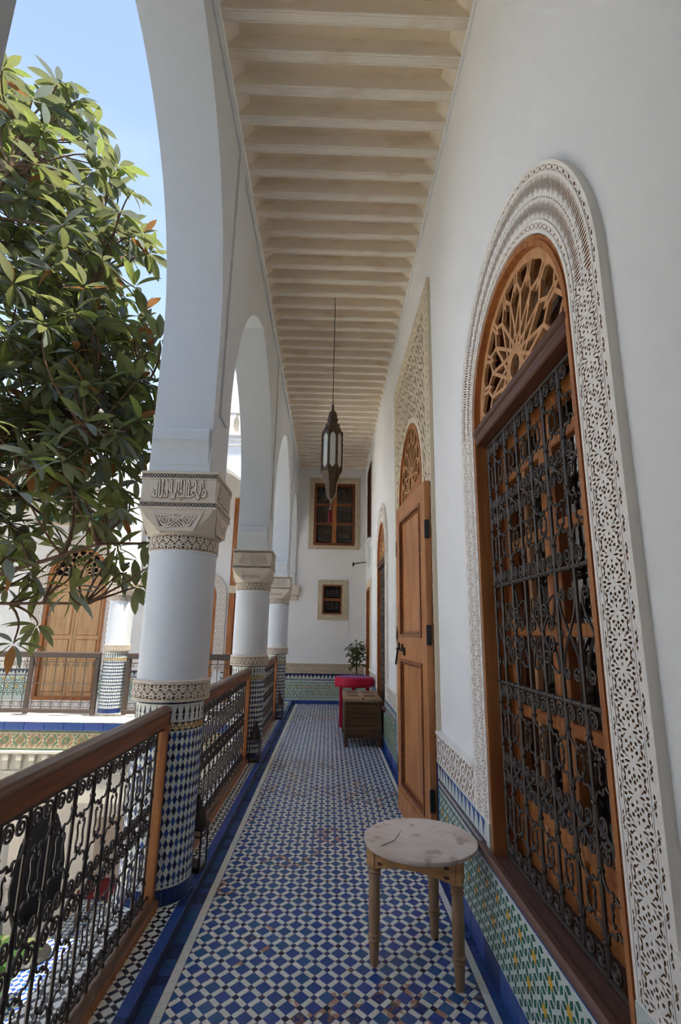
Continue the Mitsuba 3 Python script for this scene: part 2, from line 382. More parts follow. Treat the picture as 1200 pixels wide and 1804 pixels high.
# ------------------------------------------------------------------ walls and arcade
def semi(yc, r, zc, n=28, z0=None):
    a = np.linspace(0, PI, n)
    pts = [(yc + r * math.cos(t), zc + r * math.sin(t)) for t in a]
    if z0 is not None: pts = [(yc + r, z0)] + pts + [(yc - r, z0)]
    return Polygon(pts)
WIN = dict(yc=1.85, r=0.525, zc=2.33, z0=0.43)
win_near = semi(**WIN)
win_far = semi(6.99, 0.50, 2.33, 24, 0.43)
door_hole = semi(4.42, 0.65, 2.55, 28, -0.02)
far_door = sbox(8.95, -0.02, 9.75, 2.13)
up_win = sbox(8.90, 3.0, 9.72, 4.42)
wr = struct('wall_right', 'long white plastered wall with the windows and the door')
holes = unary_union([win_near, win_far, door_hole, far_door, up_win])
mb = slab_x(MB(), sbox(-2.0, -0.3, YB + 0.3, 5.3).difference(holes), XW, 0.95)
part(wr, 'plaster', mb, 'm_wall')
we = struct('wall_end', 'white end wall of the gallery with two framed windows')
W3 = sbox(-0.355, 3.05, 0.495, 4.365); W4 = sbox(-0.14, 1.67, 0.252, 2.255)
far_win = semi(-2.53, 0.30, 2.0, 24, 0.45); far_door_a = semi(-4.98, 0.60, 2.30, 24, -0.02); far_door_c = sbox(-1.99, -0.02, -1.22, 4.0)
mb = slab_y(MB(), sbox(-8.2, -3.3, XW + 0.3, 5.1).difference(unary_union([W3, W4, far_win, far_door_a, far_door_c])), YB, YB + 0.25)
part(we, 'plaster', mb, 'm_wall')
wb = struct('wall_back', 'plain wall closing the gallery behind the viewer')
part(wb, 'plaster', MB().box(-1.1, 0.95, -2.2, -2.0, -0.3, 5.3), 'm_wall')

def arch_pts(yc, half, z0, zs, za, n=22, k=0.25):
    t = np.linspace(0, PI / 2, n)
    yy = half * np.cos(t); zz = zs + (za - zs) * ((1 - k) * np.sin(t) + k * t / (PI / 2))
    right = [(yc + half, z0)] + list(zip(yc + yy, zz)); left = [(yc - a, b) for a, b in zip(yy, zz)][::-1][1:] + [(yc - half, z0)]
    return right + left
BLOCK_TOP = 2.212
arch1 = Polygon(arch_pts((YC[0] + YC[1]) / 2, (YC[1] - YC[0]) / 2 - 0.215, 0, 3.0, 4.42))
arch2 = Polygon(arch_pts((YC[1] + YC[2]) / 2, (YC[2] - YC[1]) / 2 - 0.215, 0, 2.75, 4.17))
arch3 = Polygon(arch_pts((YC[2] + YC[3]) / 2, (YC[3] - YC[2]) / 2 - 0.215, 0, 2.75, 4.17))
arch4 = Polygon(arch_pts(9.50, 0.70, 0, 3.0, 3.95))
wl = struct('wall_left', 'white arcade wall with tall pointed arches open to the courtyard')
body = sbox(-2.0, BLOCK_TOP, YB, 5.3).difference(unary_union([arch1, arch2, arch3, arch4]))
mb = slab_x(MB(), body, XO, XI)
part(wl, 'arcade', mb, 'm_arcade_shaded')
part(wl, 'lower_wall', MB().box(XO, XI, -2.0, YC[0] - 0.19, -0.3, BLOCK_TOP), 'm_wall')  # unseen bay kept solid to cut light from behind the viewer
# raised frames round the arches on the gallery side
frames = sbox(-2.0, 2.6, YB, 4.72)
for a, y0, y1 in ((arch1, YC[0] + 0.09, YC[1] - 0.10), (arch2, YC[1] + 0.09, YC[2] - 0.10), (arch3, YC[2] + 0.09, YC[3] - 0.10), (arch4, YC[3] + 0.09, YB + 1)):
    frames = frames.difference(sbox(y0, 2, y1, 4.56))
mb = MB(); V, F = extr(frames, 0, 0.014); mb.add(np.stack([XI + V[:, 2], V[:, 0], V[:, 1]], 1), F)
part(wl, 'frame', mb, 'm_arcade_shaded')
def moulding(mb, yp, s, x0=XO, x1=XI):   # the stepped foot of an arch on a pier side; s = +1 faces +y
    prof = [(0.0, 2.24), (0.012, 2.25), (0.012, 2.27)] + [(0.012 + 0.03 * (1 - math.cos(t)), 2.27 + 0.12 * math.sin(t)) for t in np.linspace(0.2, PI / 2, 6)] + [(0.046, 2.39), (0.046, 2.45), (0.030, 2.46), (0, 2.47)]
    g = Polygon([(yp - 0.01 * s, 2.24)] + [(yp + s * a, b) for a, b in prof] + [(yp - 0.01 * s, 2.47)]).buffer(0)
    slab_x(mb, g, x0 + 0.012, x1 - 0.012)
for yc in YC:
    mb = MB()
    for s in ((-1, 1) if yc > 1 else (-1,)): moulding(mb, yc + s * 0.205, s)
    part(wl, 'moulding', mb, 'm_arcade_shaded')
mb = MB(); moulding(mb, YB - 0.055, -1)
part(wl, 'moulding', mb, 'm_arcade_shaded')
part(wl, 'bracket', MB().box(-0.99, -0.60, YB - 0.10, YB, 2.03, 2.20, 0.012).box(-1.0, -0.59, YB - 0.12, YB, 2.18, 2.215, 0.006).box(-0.97, -0.63, YB - 0.07, YB, 1.93, 2.03, 0.02), 'm_capital')

# ceiling: boards, beams, sloped end fillets
ce = struct('ceiling', 'cream painted beamed ceiling')
ZB, HB = 4.68, 0.11
part(ce, 'board', MB().box(XI, XW, -2.0, YB, ZB + HB, ZB + HB + 0.05), 'm_board')
def beam_mesh():
    mb = MB()
    pr = [(0, HB), (0, 0.006), (0.003, 0), (0.010, 0), (0.012, 0.004), (0.015, 0.004), (0.017, 0), (0.053, 0), (0.055, 0.004), (0.058, 0.004), (0.060, 0), (0.067, 0), (0.070, 0.006), (0.070, HB)]
    g = Polygon(pr)
    V, F = extr(g, 0, XW - XI, back=True)
    mb.add(np.stack([XI + V[:, 2], V[:, 0], ZB + V[:, 1]], 1), F)
    return mb
bp = mikit.ply(beam_mesh().mesh(), 'm_ceiling')
fm = MB()
for s, xe in ((1, XI), (-1, XW)):
    fm.add(np.array([[xe, 0, ZB + 0.004], [xe, 0.13, ZB + 0.004], [xe + s * 0.085, 0.13, ZB + HB], [xe + s * 0.085, 0, ZB + HB]]), np.array([[0, 1, 2, 3]]))
fp = mikit.ply(fm.mesh(), 'm_ceiling')
y = 0.1
while y < YB - 0.05:
    part(ce, 'beam', bp, 0, to=T().translate([0, y, 0]))
    if y + 0.07 + 0.13 < YB: part(ce, 'fillet', fp, 0, to=T().translate([0, y + 0.07, 0]))
    y += 0.2
mb = MB().box(0.708, XW, -2, YB, ZB - 0.03, ZB + 0.01, 0.004).box(XI, XI + 0.02, -2, YB, ZB - 0.035, ZB + 0.01, 0.004)
part(ce, 'cornice', mb, 'm_wall')
# ------------------------------------------------------------------ carved plaster
def almond(cx, cy, rx, ry, rot=0.0, n=5):
    t = np.linspace(-1, 1, n)
    w = rx * (1 - t ** 2)
    p = np.r_[np.c_[w, t * ry], np.c_[-w, t * ry][::-1][1:-1]]
    c, s = math.cos(rot), math.sin(rot)
    return Polygon(np.c_[cx + c * p[:, 0] - s * p[:, 1], cy + s * p[:, 0] + c * p[:, 1]])
def quad(cx, cy, a, b, rot=0.0):
    c, s = math.cos(rot), math.sin(rot)
    return Polygon([(cx + c * x - s * y, cy + s * x + c * y) for x, y in ((a, 0), (0, b), (-a, 0), (0, -b))])
def rose_holes(w, h):
    """Holes of the window-jamb carving in a w x h cell, its rosette in the middle of the wide lane."""
    H = []; cx, cy, rx, ry = w * 0.47, h / 2, w * 0.255, h * 0.41
    for s in (-1, 1):
        H.append(almond(cx + s * rx * 0.50, cy, h * 0.045, rx * 0.26, PI / 2)); H.append(almond(cx, cy + s * ry * 0.46, w * 0.018, ry * 0.17))
        H.append(Point(cx + s * w * 0.055, 0.0).buffer(h * 0.055, quad_segs=2)); H.append(Point(cx + s * w * 0.055, h).buffer(h * 0.055, quad_segs=2))
        for q in (-1, 1):
            H.append(almond(cx + s * w * 0.225, cy + q * h * 0.40, w * 0.022, h * 0.12, 0.5 * q * s)); H.append(Polygon([(cx + s * w * 0.285, cy + q * h * 0.47), (cx + s * w * 0.285, cy + q * h * 0.20), (cx + s * w * 0.262, cy + q * h * 0.33)]))
            H.append(almond(cx + s * rx * 0.55, cy + q * ry * 0.40, w * 0.010, h * 0.10, -q * s * 0.9))
    for k in range(14):
        a = (k + 0.5) * 2 * PI / 14; c, s = math.cos(a), math.sin(a); o = (-s * 0.13, c * 0.13)
        P = [(0.80, 0), (0.92, 1), (1.12, 0.55), (1.12, -0.55), (0.92, -1)]
        H.append(Polygon([(cx + rx * (c * r + o[0] * t), cy + ry * (s * r + o[1] * t)) for r, t in P]))
    for xx, ww in ((0.115, 0.022), (0.855, 0.028)):
        for dy in (0.26, 0.74): H.append(quad(w * xx, h * dy, w * ww * 0.9, h * 0.10))
        H.append(quad(w * xx, h * 0.5, w * ww * 1.1, h * 0.13))
        H.append(quad(w * (xx - ww), h * 0.38, w * ww * .5, h * .06)); H.append(quad(w * (xx + ww), h * 0.62, w * ww * .5, h * .06))
    for xx in (0.165, 0.785): H.append(sbox(w * xx, -0.001, w * (xx + 0.010), h * 0.46)); H.append(sbox(w * xx, h * 0.54, w * (xx + 0.010), h + 0.001))
    return H
def vine_holes(w, h):
    H = [almond(w * .5, h * .5, w * .12, h * .25), almond(w * .5, h * .5, w * .11, h * .14, PI / 2)]
    for s in (-1, 1):
        for q in (-1, 1):
            H += [almond(w * (.5 + s * .27), h * (.5 + q * .26), w * .075, h * .19, s * q * 0.8), almond(w * (.5 + s * .41), h * (.5 + q * .12), w * .05, h * .12, -s * q * 0.5), quad(w * (.5 + s * .17), h * (.5 + q * .42), w * .08, h * .06),
                  almond(w * (.5 + s * .44), h * (.5 + q * .40), w * .04, h * .08, s * q * 0.6)]
    return H
def scale_holes(w, h):
    H = []
    for b in (0.33, 0.67):
        for s in (-1, 1): H += [almond(w * (.5 + s * .13), h * b, w * .085, h * .125, s * .10), almond(w * (.5 + s * .37), h * (b + .03), w * .085, h * .115, s * 0.22)]
    for b in (0.195, 0.50, 0.805): H += [quad(w * .5, h * b, w * .13, h * .022), quad(w * 0.10, h * b, w * .085, h * .02), quad(w * .90, h * b, w * .085, h * .02)]
    for b in (0.10, 0.90):
        for s in (-1, 1): H += [quad(w * (.5 + s * .36), h * (b + .03), w * .09, h * .018), quad(w * (.5 + s * .36), h * (b - .03), w * .09, h * .018)]
        H += [quad(w * .5, h * b, w * .16, h * .035)]
    return H
REC = []                       # the painted sides of the last relief
def fill(region, w, h, holes, d, origin=None, keep=True):
    """(u, v, w) relief over a region: a cell of the given holes repeated, cut at the region's edge. Its faces; its recesses go to REC."""
    x0, y0, x1, y1 = region.bounds
    ox, oy = origin if origin is not None else (x0, y0)
    hl = unary_union([q.buffer(0) for q in holes])
    cellp = sbox(0, 0, w, h).difference(hl)
    tm = extr(cellp, d, d, sides=False)
    sd = walls(hl.intersection(sbox(0, 0, w, h)), 0, d)
    REC.clear(); sm = MB(); REC.append(sm)
    mb = MB(); pr = shapely.prepared.prep(region)
    for i in range(int((x0 - ox) // w) - 1, int((x1 - ox) // w) + 2):
        for j in range(int((y0 - oy) // h) - 1, int((y1 - oy) // h) + 2):
            a, b = ox + i * w, oy + j * h
            r = sbox(a, b, a + w, b + h)
            if pr.contains(r): mb.add(tm[0] + [a, b, 0], tm[1]); sm.add(sd[0] + [a, b, 0], sd[1])
            elif pr.intersects(r):
                g = region.intersection(r).difference(affinity.translate(hl, a, b))
                if not g.is_empty and g.area > 1e-7: mb.add(*extr(g, 0, d, sides=False)); sm.add(*walls(region.intersection(r).intersection(affinity.translate(hl, a, b)), 0, d))
    return mb.mesh() if mb.v else None
def walls(g, w0, w1):
    mb = MB()
    for p in polys(g):
        for r in [p.exterior, *p.interiors]:
            c = np.array(r.coords)[:-1]; n = len(c); i = np.arange(n); j = (i + 1) % n
            mb.add(np.vstack([np.c_[c, np.full(n, w0)], np.c_[c, np.full(n, w1)]]), np.stack([i, j, j + n, i + n], 1))
    return mb.mesh() if mb.v else (np.zeros((3, 3)), np.array([[0, 1, 2]]))
XP = 0.70                      # face of the applied plaster
DC = 0.010                     # depth of the carving
def window_surround(parent, m_face='m_carved', dy=0.0, fine=True):
    """Carved band round an arched window: two jambs and an arch, raised on the wall."""
    yi0, yi1, yo0, yo1, zb, zc = 1.325 + dy, 2.375 + dy, 1.148 + dy, 2.59 + dy, 0.56, 2.346
    ci, co = np.array([1.85 + dy, zc]), np.array([1.869 + dy, zc]); ri, ro = np.array([0.525, 0.512]), np.array([0.721, 0.770])
    face, rec = MB(), MB()
    def lay(region, w, h, holes, fn):
        V, F = fill(region, w, h, holes, DC); face.add(on_right(fn(V), XP + DC), F)
        V, F = REC[0].mesh(); rec.add(on_right(fn(V), XP + DC), F)
    lay(sbox(0, 0, yi0 - yo0, zc - zb), yi0 - yo0, 0.068, rose_holes(yi0 - yo0, 0.068), lambda V: np.c_[yi0 - V[:, 0], V[:, 1] + zb, V[:, 2]])
    lay(sbox(0, 0, yo1 - yi1, zc - zb), yo1 - yi1, 0.068, rose_holes(yo1 - yi1, 0.068), lambda V: np.c_[yi1 + V[:, 0], V[:, 1] + zb, V[:, 2]])
    N = 40
    def bend(V):
        a = V[:, 0] / N * PI; t = V[:, 1:2]; e = np.stack([np.cos(a), np.sin(a)], 1)
        return np.c_[(ci + ri * e) * (1 - t) + (co + ro * e) * t, V[:, 2]]
    lay(sbox(0, 0, N, 1), 1.0, 1.0, scale_holes(1, 1), bend)
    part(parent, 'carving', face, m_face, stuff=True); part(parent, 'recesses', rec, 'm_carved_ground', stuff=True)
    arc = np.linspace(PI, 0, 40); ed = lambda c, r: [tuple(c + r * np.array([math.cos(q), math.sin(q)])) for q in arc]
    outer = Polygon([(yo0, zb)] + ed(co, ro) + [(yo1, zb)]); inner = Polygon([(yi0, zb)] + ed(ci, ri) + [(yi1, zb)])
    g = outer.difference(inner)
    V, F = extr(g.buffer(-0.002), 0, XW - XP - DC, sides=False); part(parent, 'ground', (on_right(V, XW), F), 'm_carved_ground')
    rim = outer.difference(outer.buffer(-0.012)).union(inner.buffer(0.012).difference(inner)).intersection(sbox(0, zb + .001, 20, 9)).difference(inner)
    mb = MB(); V, F = extr(rim, 0, XW - XP + 0.002); mb.add(on_right(V, XW), F)
    for rr in (0.17, 0.83):
        pa = np.array(ed(ci, ri)) * (1 - rr) + np.array(ed(co, ro)) * rr
        V, F = extr(LineString(pa).buffer(0.005, cap_style=2), 0, DC + 0.003); mb.add(on_right(V, XP + DC), F)
    part(parent, 'rim', mb, m_face)
    return outer

t1 = struct('trim_1', 'carved white plaster band round the near grilled window')
out_near = window_surround(t1)
t2 = struct('trim_2', 'carved plaster band round the far arched window')
DYF = 6.99 - 1.85
out_far = window_surround(t2, dy=DYF)

# the tall carved panel round the door
t3 = struct('trim_3', 'tall rectangular panel of carved plaster round the arched double door')
pan = sbox(3.42, 0.56, 5.40, 4.05)
dh = semi(4.42, 0.655, 2.55, 30, 0)
def star_holes(w, h):
    H = []
    for k in range(8):
        a = k * PI / 4 + PI / 8; H.append(almond(w * (.5 + .22 * math.cos(a)), h * (.5 + .22 * math.sin(a)), w * .045, h * .12, a + PI / 2 + 1.57))
        a = k * PI / 4; H.append(quad(w * (.5 + .38 * math.cos(a)), h * (.5 + .38 * math.sin(a)), w * .06, h * .035, a))
    for s in (-1, 1):
        for q in (-1, 1): H.append(quad(w * (.5 + s * .43), h * (.5 + q * .43), w * .05, h * .05)); H.append(almond(w * (.5 + s * .30), h * (.5 + q * .44), w * .02, h * .06, .8 * s * q))
    return H
border = pan.difference(pan.buffer(-0.13, join_style=2)).intersection(sbox(0, 0.56, 9, 9))
field = pan.buffer(-0.16, join_style=2).union(sbox(3.58, 0.5, 5.24, 2)).intersection(pan.buffer(-0.16, join_style=2).union(sbox(3.58, 0.56, 5.24, 1.0))).difference(dh.buffer(0.05))
mb, mr = MB(), MB()
for reg, w, h, hf in ((border.difference(sbox(3.55, 0, 5.27, 3.92)), 0.13, 0.11, star_holes), (field, 0.16, 0.20, vine_holes)):
    m = fill(reg, w, h, hf(w, h), 0.012, origin=(3.42, 0.56))
    if m: mb.add(on_right(m[0], XP + 0.012), m[1]); mr.add(on_right(REC[0].mesh()[0], XP + 0.012), REC[0].mesh()[1])
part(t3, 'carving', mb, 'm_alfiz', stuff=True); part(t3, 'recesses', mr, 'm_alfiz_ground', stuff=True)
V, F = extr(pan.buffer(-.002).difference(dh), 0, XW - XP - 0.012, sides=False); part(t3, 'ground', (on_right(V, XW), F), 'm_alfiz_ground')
bars = pan.difference(pan.buffer(-0.012, join_style=2)).union(pan.buffer(-0.13, join_style=2).difference(pan.buffer(-0.16, join_style=2))).union(dh.buffer(0.05).difference(dh)).intersection(sbox(0, 0.562, 9, 9)).difference(dh)
V, F = extr(bars, 0, XW - XP + 0.002); part(t3, 'rim', (on_right(V, XW), F), 'm_alfiz')

# ------------------------------------------------------------------ dado of the right wall and of the end wall
t4 = struct('trim_4', 'tiled dado of the right wall: green and yellow stars, blue points, carved plaster above')
free = sbox(0.5, -1, YB, 9).difference(unary_union([sbox(3.42, -1, 5.40, 5), sbox(8.9, -1, 9.80, 3)]))
undersill = unary_union([sbox(1.22, 0, 2.48, 0.43), sbox(1.22 + DYF, 0, 2.48 + DYF, 0.43)])
plast = free.intersection(sbox(0, 0.568, 20, 0.745)).difference(unary_union([out_near.buffer(0.0), out_far, win_near.buffer(.05), win_far.buffer(.05)]))
m = fill(plast, 0.115, 0.088, vine_holes(0.115, 0.088), DC, origin=(0.5, 0.568))
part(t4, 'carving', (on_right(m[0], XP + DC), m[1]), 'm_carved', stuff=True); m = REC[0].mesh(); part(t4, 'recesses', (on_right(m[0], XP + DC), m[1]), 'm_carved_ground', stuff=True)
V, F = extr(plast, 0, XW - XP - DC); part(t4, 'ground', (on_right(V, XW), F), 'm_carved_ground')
cap = free.intersection(sbox(0, 0.738, 20, 0.752)).difference(unary_union([out_near, out_far]))
V, F = extr(cap, 0, XW - XP + 0.014); part(t4, 'moulding', (on_right(V, XW), F), 'm_carved')
XT = 0.694
openw = unary_union([sbox(1.325, 0.43, 2.375, 3), sbox(1.325 + DYF, 0.43, 2.375 + DYF, 3)])
tile_area = free.intersection(sbox(0, 0.0, 20, 0.568)).difference(openw)
V, F = extr(tile_area, 0, XW - XT - 0.0008); part(t4, 'bed', (on_right(V, XW), F), 'm_tile_white')
field_r = free.intersection(sbox(0, 0.098, 20, 0.430)).difference(sbox(1.22, 0.400, 2.48, 1)).difference(sbox(1.22 + DYF, 0.400, 2.48 + DYF, 1))
def star6(c, r, r2, n=6, a0=0.0):
    return np.array([[c[0] + (r if k % 2 == 0 else r2) * math.cos(a0 + k * PI / n), c[1] + (r if k % 2 == 0 else r2) * math.sin(a0 + k * PI / n)] for k in range(2 * n)])
def hex_tiles(parent, field, o, a, mapf, seen_at, limit, gm=('m_green_0', 'm_green_1')):
    """Triangular lattice of stars with a green lozenge on every link; each second star of each second row is yellow."""
    x0, y0, x1, y1 = field.bounds; hy = a * math.sqrt(3) / 2
    pr = shapely.prepared.prep(field); it = []
    for j in range(-1, int((y1 - o[1]) / hy) + 2):
        for i in range(int((x0 - o[0]) / a) - 2, int((x1 - o[0]) / a) + 2):
            c = np.array([o[0] + (i + 0.5 * (j % 2)) * a, o[1] + j * hy])
            yel = j % 2 == 0 and (i + (j // 2) % 2) % 2 == 0
            if yel: it.append((c, 'yellow_star', star6(c, 0.33 * a, 0.19 * a, 6, PI / 6), 'm_yellow'))
            for k in range(3):
                t = k * PI / 3; d = np.array([math.cos(t), math.sin(t)]); n = np.array([-d[1], d[0]]); m_ = c + d * a / 2
                it.append((m_, 'green_tile', np.array([m_ + d * 0.31 * a, m_ + n * 0.175 * a, m_ - d * 0.31 * a, m_ - n * 0.175 * a]), gm[(i * 7 + j * 3 + k) % 2]))
                mm = c + np.array([math.cos(t + PI / 6), math.sin(t + PI / 6)]) * a / math.sqrt(3)
    it = [q for q in it if pr.contains(Polygon(q[2]))]
    it.sort(key=lambda q: np.linalg.norm(seen_at(q[0]) - EYE))
    cnt, rest = {}, {}
    for c, nm, out, m in it:
        V, F = tilemesh(out, 0.0012, 0.0008)
        if cnt.get(nm, 0) < limit and inview(seen_at(c), 5):
            cnt[nm] = cnt.get(nm, 0) + 1
            part(parent, nm, (mapf(V), F), m)
        else: rest.setdefault(m, MB()).add(mapf(V), F)
    for m, b in rest.items(): part(parent, 'tile_field', b, m, stuff=True)
hex_tiles(t4, field_r, (1.68, 0.326 - 4 * 0.0541), 0.0625, lambda V: on_right(V, XT + 0.0008), lambda c: np.array([XT, c[0], c[1]]), 300)
# blue points under the plaster
n = 0; rest = MB(); y = 0.52
band = free.difference(unary_union([sbox(1.28, 0, 2.42, 9), sbox(1.28 + DYF, 0, 2.42 + DYF, 9)])); pb = shapely.prepared.prep(band)
while y < YB:
    out = np.array([[y, 0.566], [y + 0.066, 0.566], [y + 0.038, 0.540], [y + 0.033, 0.492], [y + 0.028, 0.540]])
    if pb.contains(Polygon(out)):
        c = np.array([[y, 0.566], [y + 0.028, 0.540], [y + 0.033, 0.492], [y + 0.038, 0.540], [y + 0.066, 0.566]])
        V, F = tilemesh(c, 0.0012, 0.0006); V = on_right(V, XT + 0.0008)
        if inview([XT, y, 0.53], 5) and n < 120: part(t4, 'blue_point', (V, F), R.choice(['m_blue_0', 'm_blue_4', 'm_blue_3'])); n += 1
        else: rest.add(V, F)
    y += 0.0735
if rest.v: part(t4, 'point_rest', rest, 'm_blue_0', stuff=True)
mb = MB(); mb2 = MB()
for z0, z1, b in ((0.476, 0.486, mb), (0.436, 0.446, mb), (0.449, 0.473, mb2)):
    V, F = extr(band.intersection(sbox(0, z0, 20, z1)), 0, 0.0014); b.add(on_right(V, XT + 0.0008), F)
part(t4, 'blue_line', mb, 'm_navy'); part(t4, 'brown_line', mb2, 'm_brown_tile')
mb = MB(); y = 0.5
while y < YB:
    out = quad(y, 0.461, 0.011, 0.0095)
    if pb.contains(out): V, F = tilemesh(ring(out), 0.003, 0.0005); mb.add(on_right(V, XT + 0.0008), F)
    y += 0.026
part(t4, 'white_dot', mb, 'm_tile_white', stuff=True)
# saw-toothed line under the sill of the two windows, blue edge beside the door
mb, mb2 = MB(), MB()
for dy in (0.0, DYF):
    mb.add(on_right(extr(sbox(1.2 + dy, 0.405, 2.5 + dy, 0.414), 0, 0.0014)[0], XT + 0.0008), extr(sbox(1.2 + dy, 0.405, 2.5 + dy, 0.414), 0, 0.0014)[1])
    y = 1.2 + dy
    while y < 2.5 + dy:
        V, F = tilemesh(np.array([[y, 0.414], [y + 0.020, 0.414], [y + 0.010, 0.424]]), 0.0012, 0.0005); mb.add(on_right(V, XT + 0.0008), F)
        V, F = tilemesh(np.array([[y + 0.011, 0.4255], [y + 0.020, 0.4165], [y + 0.029, 0.4255]]), 0.0012, 0.0005); mb2.add(on_right(V, XT + 0.0008), F)
        y += 0.020
for y0, y1 in ((3.395, 3.42), (5.40, 5.425)):
    V, F = extr(sbox(y0, 0.09, y1, 0.566), 0, 0.0016); mb.add(on_right(V, XT + 0.0008), F)
part(t4, 'blue_edge', mb, 'm_blue_0'); part(t4, 'yellow_edge', mb2, 'm_yellow')

bl = struct('baseboard_right', 'baseboard of long blue tiles at the foot of the right wall')
y = 0.5; n = 0; kk = {}
while y < YB:
    ye = min(y + 0.2, YB)
    if not (3.44 < y + 0.1 < 5.36 or 8.9 < y + 0.1 < 9.8):
        m = R.choice(['m_blue_0', 'm_blue_2', 'm_blue_4'])
        if m not in kk: kk[m] = mikit.ply(MB().box(0.688, XW, 0.001, 0.199, 0.0, 0.095, 0.003).mesh(), m)
        part(bl, 'blue_tile', kk[m], m, to=T().translate([0, y, 0]))
    y += 0.2

t5 = struct('trim_5', 'tiled dado of the end wall: green stars, blue points and a tan carved band')
YT = YB - 0.028
mends = unary_union([sbox(-8.0, 0, -5.62, 2), sbox(-4.34, 0, -3.0, 2), sbox(-2.06, 0, -2.0, 2), sbox(-1.2, 0, 0.69, 2)])
V, F = extr(mends.intersection(sbox(-8, 0, .69, .55)), 0, YB - YT - 0.001); part(t5, 'bed', (on_end(V, YB), F), 'm_tile_white')
m = fill(sbox(-1.2, 0.558, 0.69, 0.738), 0.10, 0.09, vine_holes(0.10, 0.09), DC)
part(t5, 'carving', (on_end(m[0], YT + DC), m[1]), 'm_alfiz', stuff=True); m = REC[0].mesh(); part(t5, 'recesses', (on_end(m[0], YT + DC), m[1]), 'm_alfiz_ground', stuff=True)
V, F = extr(sbox(-1.2, 0.558, 0.69, 0.738), 0, YB - YT - DC); part(t5, 'ground', (on_end(V, YB), F), 'm_alfiz_ground')
hex_tiles(t5, sbox(-1.2, 0.075, 0.68, 0.415), (-1.2, 0.09), 0.0625, lambda V: on_end(V, YT + 0.001), lambda c: np.array([c[0], YT, c[1]]), 0)
hex_tiles(t5, sbox(-8.0, 0.075, -1.2, 0.415).intersection(mends), (-8.0, 0.09), 0.085, lambda V: on_end(V, YT + 0.001), lambda c: np.array([c[0], YT, c[1]]), 0)
mb = MB(); mb2 = MB()
for k in range(120):
    x = -8.0 + k * 0.0725
    if shapely.prepared.prep(mends).contains(sbox(x, .5, x + .07, .52)):
        V, F = tilemesh(np.array([[x, 0.535], [x + 0.036, 0.465], [x + 0.0725, 0.535]]), 0.0012, 0.0005); mb.add(on_end(V, YT + 0.001), F)
for b_, z0, z1 in ((mb, 0.535, 0.552), (mb2, 0.425, 0.437), (mb2, 0.447, 0.456)): V, F = extr(mends.intersection(sbox(-8, z0, .69, z1)), 0, 0.002); b_.add(on_end(V, YT + .001), F)
part(t5, 'blue_points', mb, 'm_navy', stuff=True); part(t5, 'dark_lines', mb2, 'm_navy')
be = struct('baseboard_end', 'blue baseboard of the end wall')
x = -1.2
while x < 0.66:
    part(be, 'blue_tile', MB().box(x + 0.001, min(x + 0.2, 0.688) - 0.001, YT - 0.006, YB, 0, 0.068, 0.002), 'm_blue_0'); x += 0.2
mb = MB()
V, F = extr(mends.intersection(sbox(-8, .738, .70, .75)), 0, .034); mb.add(on_end(V, YB), F)
part(t5, 'moulding', mb, 'm_carved')
V, F = extr(mends.intersection(sbox(-8, .558, -1.2, .738)), 0, .02); part(t5, 'plain_band', (on_end(V, YB), F), 'm_carved')
# ------------------------------------------------------------------ ironwork
def spiral(cx, cz, r0, a0, turns, sgn, n=20, shrink=0.78):
    t = np.linspace(0, 1, n); r = r0 * (1 - shrink * t)
    a = a0 + sgn * turns * 2 * PI * t
    return np.c_[cx + r * np.cos(a), cz + r * np.sin(a)]
def bez(p, n=8):
    p = np.asarray(p, float); t = np.linspace(0, 1, n)[:, None]
    if len(p) == 3: return (1 - t) ** 2 * p[0] + 2 * t * (1 - t) * p[1] + t ** 2 * p[2]
    return (1 - t) ** 3 * p[0] + 3 * t * (1 - t) ** 2 * p[1] + 3 * t ** 2 * (1 - t) * p[2] + t ** 3 * p[3]
def half_unit(H, pitch, r):
    """One forged scroll to the right of a bar at u = 0, v from 0 (its end) down to -H/2: spiral, bracket with hook, wavy rod."""
    out = MB(); k = pitch / 0.135; q = pitch / 2
    def T3(p2, rr, sides=5, w=0.0): p2 = np.asarray(p2); out.tube(np.c_[p2, np.full(len(p2), w)], rr, sides)
    stem = bez([(0.005, -0.115), (0.006, -0.075), (0.009, -0.060), (0.010 * k, -0.037)], 6)
    sp = spiral(0.038 * k, -0.037, 0.028 * k, PI, 1.75, -1, 22, 0.82)
    T3(np.vstack([stem[:-1], sp]), r)
    br = np.vstack([bez([(0.005, -0.070), (0.010, -0.105), (0.026 * k, -0.128), (0.042 * k, -0.118)], 7)[:-1], bez([(0.042 * k, -0.118), (0.054 * k, -0.112), (0.060 * k, -0.118), (0.056 * k, -0.134)], 6)])
    T3(br, r * 0.9)
    z2 = -H / 2
    rod = np.vstack([[(0.056 * k, -0.150)], [(0.050 * k, -0.140)], bez([(0.044 * k, -0.146), (0.040 * k, -0.165), (0.052 * k, -0.172), (0.049 * k, z2)], 7)])
    T3(rod, r * 0.85)
    return out.mesh()
def knot(r=0.008):
    m = trimesh.creation.icosphere(subdivisions=1, radius=r); return np.array(m.vertices), np.array(m.faces)
